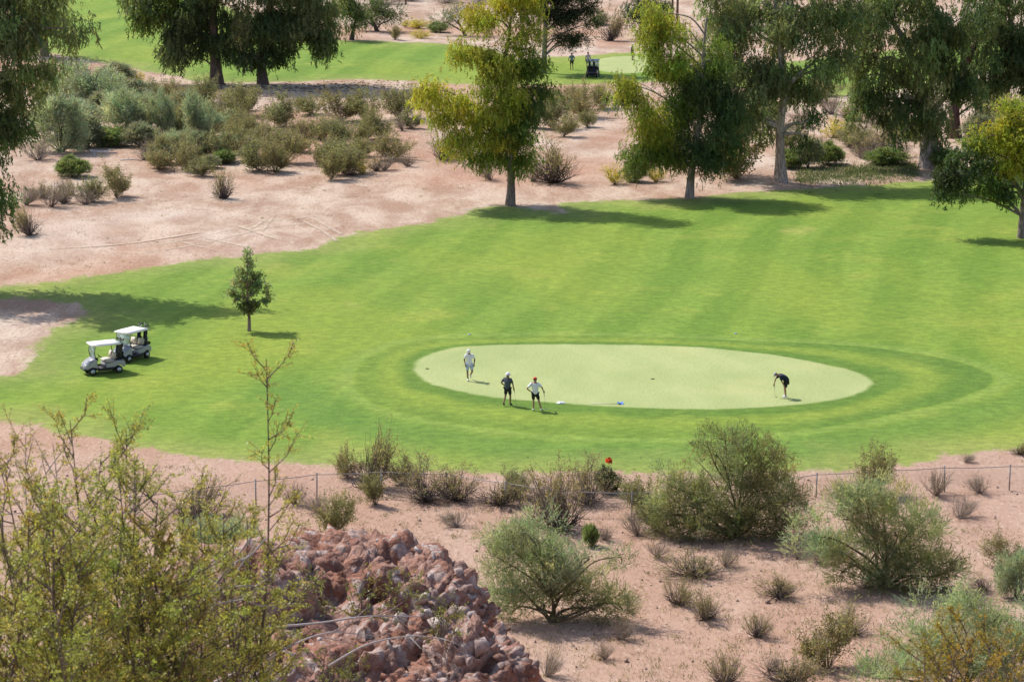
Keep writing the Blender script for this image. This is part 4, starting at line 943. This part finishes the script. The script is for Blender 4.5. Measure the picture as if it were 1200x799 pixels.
for px, py, lab in ((550, 392, 'pale blue marker disc in the fairway behind the walking golfer'), (862, 391, 'pale blue marker disc in the fairway behind the right part of the green'), (343, 403, 'pale blue marker disc in the grass right of the young tree')):
    p = P(px, py); mb = MB(); mb.tube([(0, 0, -.02), (0, 0, .035), (0, 0, .05)], [.08, .08, .05], 16)
    o = mb.build('marker_disc', PALEDISC); o.location = p; tag(o, lab, 'marker')
HOLE = plain('hole_liner', (.02, .02, .02), .9, .1, 9)
for px, py, lab in ((501, 432, 'hole at the left end of the green'), (765, 444, 'hole in the middle right of the green')):
    p = P(px, py); mb = MB(); mb.tube([(0, 0, -.08), (0, 0, .006), (0, 0, .006), (0, 0, -.05)], [.11, .11, .085, .085], 16, cap=False); mb.tube([(0, 0, -.05), (0, 0, .004)], [.1, .1], 16)
    o = mb.build('cup', HOLE); o.location = p; tag(o, 'dark cup rim set in the turf, ' + lab, 'golf hole')

# ------------------------------------------------------------------ golf carts
PAINT = plain('pearl_white_paint', (.35, .35, .385), .25, .04, 3, spec=.6); ROOFM = plain('cream_roof', (.8, .78, .72), .4, .04, 3); DARKP = plain('dark_plastic', (.025, .025, .03), .5, .15, 6)
BEIGE = plain('beige_vinyl', (.56, .5, .43), .5, .08, 8); GREYV = plain('black_vinyl', (.03, .03, .035), .45, .1, 8); RIM = plain('silver_rim', (.55, .56, .58), .3, .05, 8, metal=.7)
LENS = plain('clear_lens', (.75, .78, .8), .1, .03, 8); DARKPAINT = plain('dark_blue_paint', (.03, .035, .06), .3, .05, 3); GREYROOF = plain('grey_roof', (.3, .34, .36), .5, .05, 3)
def glassmat():
    m, n, l = newmat('windshield_plastic'); g = N(n, 'BsdfGlossy'); g.inputs['Roughness'].default_value = .08; tr = N(n, 'BsdfTransparent'); tr.inputs[0].default_value = (.9, .94, .97, 1)
    df = N(n, 'BsdfDiffuse'); df.inputs[0].default_value = (.6, .68, .75, 1); m1 = N(n, 'MixShader'); m1.inputs[0].default_value = .3; m2 = N(n, 'MixShader'); m2.inputs[0].default_value = .3
    l.new(tr.outputs[0], m1.inputs[1]); l.new(g.outputs[0], m1.inputs[2]); l.new(m1.outputs[0], m2.inputs[1]); l.new(df.outputs[0], m2.inputs[2])
    o = N(n, 'OutputMaterial'); l.new(m2.outputs[0], o.inputs[0]); return m
GLASS = glassmat()
def arc(cx, cz, r, a0, a1, n=8): return [(cx+r*math.cos(R(a0+(a1-a0)*i/n)), cz+r*math.sin(R(a0+(a1-a0)*i/n))) for i in range(n+1)]
def cart(name_label, loc, yaw, paint=PAINT, roof=ROOFM, seat=BEIGE, group=None):
    t = thing('golf_cart', name_label, 'golf cart', loc, yaw, group); t.scale = (.93, .93, .93)
    bm = bmesh.new()                 # front cowl, wheel arch cut out
    bmprism(bm, [(1.2,.36),(1.22,.5),(1.12,.66),(.9,.8),(.62,.93),(.52,.95),(.5,.34)]+arc(.82,.25,.29,150,24)[1:-1]+[(1.1,.34)], -.56, .56)
    for v in bm.verts:
        if v.co.x > .9: v.co.y *= 1-.22*(v.co.x-.9)/.3
    bmobj('front_cowl', bm, paint, t, .03)
    bm = bmesh.new()                 # rear body
    bmprism(bm, [(-.02,.36),(-.06,.66),(-.5,.7),(-.62,.78),(-1.12,.74),(-1.22,.6),(-1.2,.36)]+[(-1.1,.34)]+arc(-.8,.25,.3,20,160)[::-1][1:-1]+[(-.45,.34)], -.58, .58)
    bmobj('rear_body', bm, paint, t, .03)
    bm = bmesh.new(); bmbox(bm, (-.46, -.55, .26), (.52, .55, .33)); bmbox(bm, (-1.1, -.3, .24), (1.12, .3, .3)); bmobj('chassis', bm, DARKP, t, .01)
    for s in (-1, 1):
        bm = bmesh.new(); bmbox(bm, (-.5, min(s*.56, s*.6), .24), (.55, max(s*.56, s*.6), .42)); bmobj('rocker_panel', bm, DARKP, t, .015)
    bm = bmesh.new(); bmbox(bm, (1.14, -.46, .28), (1.29, .46, .4)); bmobj('bumper', bm, DARKP, t, .03)
    bm = bmesh.new(); bmbox(bm, (.44, -.5, .84), (.6, .5, 1.0)); bmobj('dashboard', bm, DARKP, t, .03)
    bm = bmesh.new(); bmbox(bm, (-.52, -.54, .7), (.0, .54, .82)); bmobj('seat', bm, seat, t, .04)
    for y0 in (-.53, .03):
        bm = bmesh.new(); vs = bmbox(bm, (-.6, y0, .86), (-.49, y0+.5, 1.24))
        for v in vs:
            if v.co.z > 1: v.co.x -= .1
        bmobj('backrest', bm, seat, t, .04)
    bm = bmesh.new(); bmbox(bm, (-.95, -.6, 1.76), (.78, .6, 1.83))
    bmesh.ops.subdivide_edges(bm, edges=list(bm.edges), cuts=3, use_grid_fill=True)
    for v in bm.verts: v.co.z += .05*(1-(v.co.y/.6)**2)*(1-((v.co.x+.08)/.87)**2)
    bmobj('roof', bm, roof, t)
    mb = MB(); mb.tube([(-.95,-.6,1.765),(.78,-.6,1.765),(.79,0,1.765),(.78,.6,1.765),(-.95,.6,1.765)], .03, 6); mb.build('roof_trim', roof, t, True)
    for s in (-1, 1):
        mb = MB(); mb.tube([(.6, s*.52, .93), (.68, s*.53, 1.3), (.62, s*.54, 1.78)], .022, 8); mb.build('strut', DARKP, t, True)
        mb = MB(); mb.tube([(-.66, s*.55, .74), (-.74, s*.55, 1.3), (-.72, s*.55, 1.78)], .022, 8); mb.build('strut', DARKP, t, True)
        mb = MB(); mb.tube([(1.13, s*.3, .6), (1.185, s*.3, .585)], [.07, .06], 12); mb.build('headlight', LENS, t, True)
        for x, y in ((.82, .5), (-.8, .52)):
            w = MB(); yy = s*y
            w.tube([(x, yy-.1, .23), (x, yy-.1, .23), (x, yy-.06, .23), (x, yy+.06, .23), (x, yy+.1, .23), (x, yy+.1, .23)], [.14, .2, .23, .23, .2, .14], 24); wo = w.build('wheel', RUBBER, t, True)
            rm = MB(); rm.tube([(x, yy-.105, .23), (x, yy+.105, .23)], [.13, .13], 16); rm.tube([(x, yy-.118, .23), (x, yy+.118, .23)], [.05, .05], 10); rm.build('rim', RIM, wo, True)
    bm = bmesh.new(); vs = bmbox(bm, (.6, -.5, .96), (.615, .5, 1.74))
    for v in vs: v.co.x += .08*math.sin((v.co.z-.96)/.78*2.2)
    bmobj('windshield', bm, GLASS, t)
    st = thing('x', None, None, (0, 0, 0)); D.objects.remove(st)
    mb = MB(); mb.tube([(.5, .28, .9), (.3, .28, 1.08)], .02, 8); a = np.linspace(0, 2*math.pi, 19); ax = np.array([-.67, 0, .74]); e1 = np.array([0, 1.0, 0]); e2 = np.cross(ax, e1)
    so = mb.build('steering_column', DARKP, t, True)
    mb = MB(); mb.tube([np.array([.29, .28, 1.09])+.17*(math.cos(q)*e1+math.sin(q)*e2) for q in a], .016, 6, cap=False); mb.tube([(.29, .12, 1.09), (.29, .44, 1.09)], .012, 5); mb.build('steering_wheel', DARKP, so, True)
    bm = bmesh.new(); bmbox(bm, (-1.22, -.5, .78), (-.7, .5, .84)); bmbox(bm, (-1.24, -.5, .84), (-1.2, .5, .95)); bmobj('bag_rack', bm, DARKP, t, .015)
    mb = MB(); mb.tube([(-.74, -.55, 1.2), (-.95, -.5, 1.22), (-.95, .5, 1.22), (-.74, .55, 1.2)], .018, 6); mb.build('rack_bar', DARKP, t, True)
    for s in (-1, 1):
        bm = bmesh.new(); bmbox(bm, (-1.235, s*.42-.06, .55), (-1.2, s*.42+.06, .64)); bmobj('tail_light', bm, RED, t, .01)
    return t
def golf_bag(loc, yaw, off, col, accent, label):
    base = wpt(loc, yaw, [q*.93 for q in off]); t = thing('golf_bag', label, 'golf bag', base, yaw); t.scale = (.93, .93, .93)
    t.rotation_euler = (0, R(-9), yaw); rng = np.random.default_rng(int(abs(off[1])*1000)+len(label))
    mb = MB(); mb.tube([(0,0,0),(0,0,.03),(0,0,.4),(0,0,.8),(0,0,.88)], [.11,.125,.12,.125,.14], 14); mb.build('bag_body', col, t, True)
    bm = bmesh.new(); bmbox(bm, (-.2, -.09, .1), (-.1, .09, .42)); bmobj('pocket', bm, accent, t, .03)
    for k in range(6):
        a = k*1.05; x, y = .07*math.cos(a), .07*math.sin(a); h_ = 1.02+.16*rng.random()
        mb = MB(); mb.tube([(x*.6, y*.6, .7), (x*1.3, y*1.3, h_)], [.008, .007], 5)
        mb.tube([(x*1.3, y*1.3, h_-.02), (x*1.5, y*1.5+.03, h_+.03), (x*1.6, y*1.6+.08, h_+.03)], [.02, .05, .03] if k < 3 else [.012, .025, .02], 7); mb.build('golf_club', CHROME if k >= 3 else DARKP, t, True)
p1 = P(121, 436.5); y1 = R(180+27)
cart('front golf cart with cream roof, turned side on, on the left of the fairway', p1, y1)
golf_bag(p1, y1, (-.95, .25, .84), DARKP, BLACK, 'black golf bag on the rear of the front cart, nearer the camera')
golf_bag(p1, y1, (-.95, -.25, .84), plain('green_nylon', (.02, .06, .06), .7, .1, 9), BLACK, 'dark teal golf bag on the rear of the front cart, farther side')
p2 = P(154, 421); y2 = R(180+56)
cart('rear golf cart facing the camera, partly hidden by the cart in front of it', p2, y2)
golf_bag(p2, y2, (-.95, .25, .84), BLACK, GREYC, 'black and grey golf bag on the rear of the cart behind, right side in view')
golf_bag(p2, y2, (-.95, -.25, .84), NAVY, BLACK, 'navy golf bag on the rear of the cart behind, seen through its cabin')
p3 = P(695, 90); y3 = R(80)
cart('distant dark golf cart with grey roof seen from behind at the far green', p3, y3, DARKPAINT, GREYROOF, GREYV)
golf_bag(p3, y3, (-.95, .25, .84), NAVY, BLACK, 'navy golf bag on the left of the distant cart')
golf_bag(p3, y3, (-.95, -.25, .84), BLACK, NAVY, 'black golf bag on the right of the distant cart')

# ------------------------------------------------------------------ rock heap in the foreground
def rockmat():
    m, n, l = newmat('conglomerate_rock'); nb = NB(n, l)
    c = N(n, 'NewGeometry').outputs['Position']
    wv = N(n, 'Mapping'); l.new(c, wv.inputs[0])
    v = N(n, 'TexVoronoi'); v.inputs['Scale'].default_value = 9; v.inputs['Randomness'].default_value = 1
    nz = N(n, 'TexNoise'); nz.inputs['Scale'].default_value = 5; nz.inputs['Detail'].default_value = 4; l.new(c, nz.inputs['Vector'])
    add = N(n, 'VectorMath', operation='MULTIPLY_ADD'); l.new(nz.outputs[1], add.inputs[0]); add.inputs[1].default_value = (.25, .25, .25); l.new(c, add.inputs[2]); l.new(add.outputs[0], v.inputs['Vector'])
    r = N(n, 'SeparateColor'); l.new(v.outputs['Color'], r.inputs[0])
    big = nb.noise(c, 1.1, 5, .65); fine = nb.noise(c, 22, 4, .7)
    a = nb.mix(nb.sst(big, .4, .6), (.26, .122, .082), (.33, .195, .152))
    a = nb.mix(nb.m('MULTIPLY', nb.sst(r.outputs[0], .62, .95), .7), a, (.46, .39, .36))
    a = nb.mix(nb.m('MULTIPLY', nb.sst(r.outputs[1], .6, .95), .5), a, (.2, .115, .09))
    a = nb.mix(nb.sst(fine, .3, .7), nb.mix(1.0, a, (.68, .66, .65), 'MULTIPLY'), nb.mix(1.0, a, (1.2, 1.2, 1.2), 'MULTIPLY'))
    hgt = nb.m('SUBTRACT', fine, nb.m('MULTIPLY', v.outputs['Distance'], 2.0))
    finish(n, l, a, .9, hgt, .7, .03, .2); return m
ROCK = rockmat()
def stonemat():
    m, n, l = newmat('stone'); nb = NB(n, l); t = nb.attr('tint').outputs['Color']
    c = N(n, 'NewGeometry').outputs['Position']; f = nb.noise(c, 14, 5, .65)
    k = nb.mix(nb.sst(f, .3, .7), nb.mix(1.0, t, (.68, .62, .6), 'MULTIPLY'), nb.mix(1.0, t, (1.2, 1.2, 1.2), 'MULTIPLY'))
    finish(n, l, k, .9, f, .6, .02, .2); return m
STONE = stonemat()
def outcrop():
    c0 = at(425, 730, 26); org = Vector((c0.x, c0.y, gz(c0.x, c0.y)))
    t = thing('rock_outcrop', 'rough reddish heap of conglomerate rock and grey stones at the bottom of the picture', 'rock', org)
    blobs = [(at(425, 742, 27.2), (1.0, 1.5, .8)), (at(335, 752, 26.6), (1.0, 1.5, .78)), (at(262, 775, 26.2), (.95, 1.3, .72)), (at(500, 738, 26.7), (.66, .9, .52)), (at(550, 818, 25.0), (.6, .9, .6)), (at(430, 822, 25.4), (1.2, 1.2, .6)), (at(275, 835, 25.0), (1.0, 1.3, .62)), (at(370, 860, 24.4), (1.2, 1.0, .5))]
    mb = MB(); allv = []; alln = []
    for i, (c, r) in enumerate(blobs):
        bm = bmesh.new(); bmesh.ops.create_icosphere(bm, subdivisions=6, radius=1)
        for v in bm.verts:
            n_ = v.co.normalized(); p = Vector((n_.x*r[0], n_.y*r[1], n_.z*r[2])); w = p*1.0+Vector((i*9.1, 3, 1))
            wa = Vector((w.x*1.0+w.z*.5, w.y, w.z*1.5-w.x*.4))
            d1, p1 = noise.voronoi(wa*2.3+Vector((noise.noise(w*3), noise.noise(w*3+Vector((4, 4, 4))), 0))*.25); d2, p2 = noise.voronoi(wa*5.2); d3, p3 = noise.voronoi(w*12)
            hs = lambda q: noise.cell(q*23.7)
            rg_ = 1-abs(noise.noise(wa*1.9))*2.2; r2 = 1-abs(noise.noise(wa*4.3+Vector((3, 1, 8))))*2.2
            d = .3*noise.noise(w*1.25)+.15*rg_+.07*r2+.07*hs(p1[0])+.045*hs(p2[0])+.028*hs(p3[0])-.06*max(0, 1-(d1[1]-d1[0])/.13)-.03*max(0, 1-(d2[1]-d2[0])/.14)-.7*max(0, noise.noise(w*1.7+Vector((2, 9, 4)))-.2)+.04*noise.noise(w*8)+.03*noise.noise(w*20)
            v.co = c-org+p+n_*d
            if n_.z < -.2: v.co.z -= (abs(n_.z)-.2)*3.2
        bm.normal_update()
        for v in bm.verts:
            if v.normal.z > -.2: allv.append(v.co.copy()); alln.append(v.normal.copy())
        me = D.meshes.new('tmp'); bm.to_mesh(me); bm.free(); base = mb.n
        mb.add([tuple(v.co) for v in me.vertices], np.array([list(p.vertices) for p in me.polygons])); D.meshes.remove(me)
    mb.build('bedrock', ROCK, t)
    rng = np.random.default_rng(6)
    sel = [i for i in rng.choice(len(allv), 1300, replace=False) if allv[i].y < 1.6]
    cols = [(.42,.35,.325),(.34,.22,.175),(.3,.155,.108),(.47,.41,.385),(.18,.105,.082),(.34,.26,.235),(.32,.155,.105),(.29,.145,.105)]
    st = []
    for i in sel:
        r = .012*(1+rng.random()*1.4)*(2.2 if rng.random() < .05 else 1)
        st.append((r, allv[i], alln[i], cols[int(rng.integers(len(cols)))]))
    # the larger grey blocks of the right shoulder
    for px, py, dd, r in ((508,672,25.9,.17),(530,690,25.85,.13),(545,676,25.8,.1),(552,695,25.8,.11),(520,700,25.7,.12),(562,700,25.85,.09),(480,690,25.5,.11),(495,660,25.8,.12),(538,662,25.9,.12),(525,720,25.3,.16),(445,650,25.6,.09),(395,660,25.4,.08),(565,760,24.7,.13),(590,780,24.7,.12),(545,775,24.6,.12),(575,740,25.0,.12),(520,780,24.5,.11)):
        q = at(px, py, dd)-org; j = min(range(0, len(allv), 3), key=lambda k: (allv[k]-q).length)
        st.append((r*.58, allv[j], alln[j], cols[int(rng.choice([0, 5, 1, 4, 0]))]))
    st.sort(key=lambda s: -s[0]); rest = MB()
    for k, (r, p, nn, col) in enumerate(st):
        bm = bmesh.new(); sc_ = rng.uniform(.5, 1.3, 3)
        rot = np.linalg.qr(rng.normal(size=(3, 3)))[0]
        for q in np.array([(a, b, c) for a in (-1, 1) for b in (-1, 1) for c in (-1, 1)])*.62:
            q = rot@((q+rng.normal(size=3)*.2)*sc_); bm.verts.new(Vector(q)*r+p+nn*r*.05)
        g = bmesh.ops.convex_hull(bm, input=list(bm.verts)); bmesh.ops.delete(bm, geom=[e for e in g['geom_interior'] if isinstance(e, bmesh.types.BMVert)], context='VERTS')
        me = D.meshes.new('tmp'); bm.to_mesh(me); bm.free()
        col = np.array(col)*rng.uniform(.8, 1.2)
        if k < 100: sb_ = MB(); sb_.mesh(me, col); sb_.build('stone', STONE, t)
        else: rest.mesh(me, col)
        D.meshes.remove(me)
    o = rest.build('rubble', STONE, t); o['kind'] = 'stuff'
    return org
ROCK_ORG = outcrop()

# ------------------------------------------------------------------ foreground creosote and dead branches
def fg_bush(base, tips, label, seed, leafc=(.33, .34, .09), stemc=(.15, .12, .095), r0=.0085, nb_=19, ntw=9, nlf=17, leaf=.0135, wid=.0088, start=.28, blen=.38, name='creosote_bush', cat='bush'):
    rng = np.random.default_rng(seed); t = thing(name, label, cat, base); sb = MB(); P0, Dr, C = [], [], []
    bz = np.array(base)
    for tip in tips:
        tip = np.array(tip)-bz; L = np.linalg.norm(tip); b0 = rng.normal(size=3)*np.array([.06, .06, 0])
        out = tip*np.array([1, 1, 0]); mid1 = b0+(tip-b0)*.35+out*.12+rng.normal(size=3)*.04*L; mid2 = b0+(tip-b0)*.7+out*.08+rng.normal(size=3)*.04*L
        p = catmull([b0, mid1, mid2, tip], 5, False); rr = np.linspace(r0*min(1.2, .5+L*.3), .0022, len(p)); sb.tube(p, rr, 6, stemc, False)
        dirm = (tip-b0)/L; cl = np.array(leafc)*rng.uniform(.8, 1.2)*(1+rng.normal(size=3)*.07)
        for k in range(int(nb_*max(.5, L/2))):
            tt = start+(1-start)*(k+rng.random())/(nb_*max(.5, L/2)); i = min(int(tt*(len(p)-1)), len(p)-2); q = p[i]+(p[i+1]-p[i])*(tt*(len(p)-1)-i)
            side = rng.normal(size=3); side -= dirm*side.dot(dirm); side /= np.linalg.norm(side)
            bl = blen*rng.uniform(.4, 1.2)*(1.15-.6*tt); e = q+(dirm*.75+side*.8)*bl; e[2] += .1*bl
            bp = np.array([q, (q+e)/2+side*.1*bl+rng.normal(size=3)*.01, e]); sb.tube(bp, [.004, .003, .0015], 4, stemc, False)
            for _ in range(ntw):
                u = rng.uniform(.25, 1); q2 = bp[0]*(1-u)**2+2*u*(1-u)*bp[1]+bp[2]*u*u
                td = (e-q)/bl+rng.normal(size=3)*.6; td /= np.linalg.norm(td); tl = rng.uniform(.04, .12); e2 = q2+td*tl
                sb.tube([q2, e2], [.0015, .0008], 3, stemc, False)
                s_ = rng.random(nlf)**.7; P0.append(q2+td*tl*s_[:, None]+rng.normal(size=(nlf, 3))*.006); Dr.append(td*.6+rng.normal(size=(nlf, 3))*.7)
                C.append(cl*rng.uniform(.65, 1.45, (nlf, 1))*np.where(rng.random((nlf, 1)) < .06, np.array([[1.5, 1.1, .9]]), 1))
    sb.build('stems', BARK, t, True)
    lb = MB(); P0 = np.concatenate(P0); k = len(P0)
    lb.leaves(P0, np.concatenate(Dr), leaf*rng.uniform(.7, 1.35, k), wid*rng.uniform(.8, 1.3, k), np.clip(np.concatenate(C), .01, .9), rng)
    lb.build('foliage', WAXY, t); return t
def groundp(px, d):
    x = (px-CX)/F*d*1.02; return Vector((x, d, gz(x, d)))
rngF = np.random.default_rng(3)
def tips_in(n, x0, x1, y0, y1, d0, d1): return [at(rngF.uniform(x0, x1), rngF.uniform(y0, y1), rngF.uniform(d0, d1)) for _ in range(n)]
fg_bush(groundp(30, 13), tips_in(28, -60, 100, 590, 800, 12.4, 13.8)+[at(45, 570, 13.2), at(60, 600, 12.8)], 'dense leafy creosote filling the bottom left corner', 41)
fg_bush(groundp(150, 14), tips_in(27, 90, 240, 600, 800, 13.4, 14.8)+[at(140, 560, 14), at(160, 565, 14), at(185, 585, 14.2), at(5, 540, 13.8)], 'bushy creosote behind the bottom left one, reaching higher with rounded top', 42)
fg_bush(groundp(100, 14.6), [at(82, 492, 14.6), at(148, 505, 14.6), at(118, 540, 14.6), at(95, 560, 14.4)], 'tall open creosote with two long stems crossing the fairway below the carts', 43, nb_=14, ntw=9, start=.45, r0=.008)
fg_bush(groundp(50, 15.4), [at(30, 510, 15.4), at(62, 520, 15.4), at(85, 550, 15.4), at(10, 530, 15.4), at(50, 540, 15.2)], 'nearly leafless pale twigs at the left edge', 44, leafc=(.3, .3, .14), stemc=(.32, .28, .24), nb_=11, ntw=6, nlf=9, start=.4)
fg_bush(groundp(262, 15), [at(312, 420, 15)], 'tall thin sprig with sparse leaves standing against the grass by the young tree', 45, nb_=15, ntw=9, start=.42, blen=.36, nlf=14, r0=.009)
fg_bush(groundp(260, 15), tips_in(11, 215, 325, 625, 790, 14.4, 15.6)+[at(232, 575, 15), at(262, 600, 15), at(290, 610, 15), at(335, 640, 15)], 'open creosote left of the rock heap with stems leaning right', 46, nb_=17, ntw=8, start=.15, r0=.007)
fg_bush(groundp(1130, 15), [at(x, y, 15+dd) for x, y, dd in ((1085,775,0),(1105,755,.2),(1135,738,0),(1160,752,-.1),(1185,770,.1),(1120,790,-.3),(1150,785,-.2),(1170,795,.2),(1095,800,.2),(1140,765,.3),(1200,790,0),(1128,770,.1))], 'ochre yellow creosote top out of focus at the bottom right', 47, leafc=(.25, .2, .03), nb_=12, ntw=8, nlf=15)
# little creosote plants rooted on the rock heap
for i, (px, py, d, w) in enumerate(((465, 690, 25.15, .3), (430, 712, 24.95, .32), (345, 690, 25.0, .36), (300, 740, 24.7, .4), (520, 735, 24.9, .22), (390, 790, 24.3, .3))):
    b = at(px, py+12, d); tp = [b+Vector((rngF.uniform(-w, w), rngF.uniform(-.3, 0), rngF.uniform(.08, .32))) for _ in range(6)]
    fg_bush(b, tp, ['leafy creosote sprig on the face of the rock heap, left of the grey blocks', 'creosote sprig low in the middle of the rock heap', 'creosote sprig on the upper left of the rock heap', 'creosote sprig at the left foot of the rock heap', 'small sprig under the grey blocks of the rock heap', 'sprig at the bottom edge in front of the rock heap'][i], 60+i, leafc=(.2, .21, .06), nb_=10, ntw=4, nlf=7, leaf=.02, wid=.011, r0=.006, blen=.16, start=.1)
DEAD = plain('dead_grey_wood', (.36, .32, .3), .85, .3, 30)
def dead(px_path, d, r, label, twigs=5, seed=1):
    rng = np.random.default_rng(seed); pts = [at(x, y, d+k*.03) for k, (x, y) in enumerate(px_path)]
    if d < 15: pts = [groundp(px_path[0][0]-25, d-.2)]+pts
    org = pts[0]
    t = thing('dead_branch', label, 'dead branch', org); mb = MB(); p = catmull([tuple(q-org) for q in pts], 6, False)
    mb.tube(p, np.linspace(r, r*.3, len(p)), 8); 
    for _ in range(twigs):
        i = int(rng.integers(len(p)//4, len(p)-1)); q = p[i]; dd = (p[i+1]-p[i]); dd /= np.linalg.norm(dd); e = q+dd*rng.uniform(.1, .3)+rng.normal(size=3)*.1
        mb.tube([q, (q+e)/2+rng.normal(size=3)*.015, e], [r*.4, r*.3, r*.15], 5)
    mb.build('branch', DEAD, t, True)
dead([(165,800),(200,752),(225,722),(250,688),(275,660),(292,652),(312,630)], 14.4, .016, 'long bare grey branch curving up across the left creosote', 6, 1)
dead([(185,770),(215,725),(245,695),(290,686),(308,692)], 14.5, .011, 'thinner bare branch forking right below the long grey one', 4, 2)
dead([(200,735),(240,712),(275,704),(300,700)], 14.6, .012, 'pale bare branch just under the forking one', 3, 3)
dead([(250,800),(300,778),(330,762),(365,746),(400,738)], 23.6, .018, 'grey dead branch lying across the front of the rock heap', 4, 4)
dead([(310,735),(370,730),(430,722),(490,722)], 24.4, .014, 'thin dead stick across the middle of the rock heap', 4, 5)
dead([(300,785),(340,790),(345,770),(330,760)], 23.5, .012, 'hooked dead twig at the bottom left of the rock heap', 2, 6)
dead([(385,780),(430,755),(480,745),(520,748)], 24.0, .012, 'slender dead stick low on the right part of the rock heap', 3, 7)

# ------------------------------------------------------------------ light
EL = R(51); sd_ = Vector((-.77*math.cos(EL), .638*math.cos(EL), math.sin(EL))).normalized()
w = D.worlds.new('World'); scene.world = w; w.use_nodes = True; n = w.node_tree.nodes; n.clear()
sky = n.new('ShaderNodeTexSky'); sky.sky_type = 'NISHITA'; sky.sun_disc = False; sky.sun_elevation = EL; sky.sun_rotation = math.atan2(sd_.x, sd_.y)
sky.dust_density = 1.5
bg = n.new('ShaderNodeBackground'); bg.inputs[1].default_value = .15; wo = n.new('ShaderNodeOutputWorld')
w.node_tree.links.new(sky.outputs[0], bg.inputs[0]); w.node_tree.links.new(bg.outputs[0], wo.inputs[0])
L = D.lights.new('sun', 'SUN'); L.energy = 4.2; L.angle = R(.5); L.color = (1, .96, .9)
lo = D.objects.new('sun', L); COL.objects.link(lo); lo.rotation_euler = (-sd_).to_track_quat('-Z', 'Y').to_euler(); lo.location = (-40, 60, 90)
vs = scene.view_settings; scene.display_settings.display_device = 'sRGB'; vs.view_transform = 'Standard'; vs.look = 'None'; vs.gamma = 1; vs.use_curve_mapping = False; vs.exposure = .36
scene.cycles.max_bounces = 6; scene.cycles.transparent_max_bounces = 8; scene.cycles.use_denoising = True
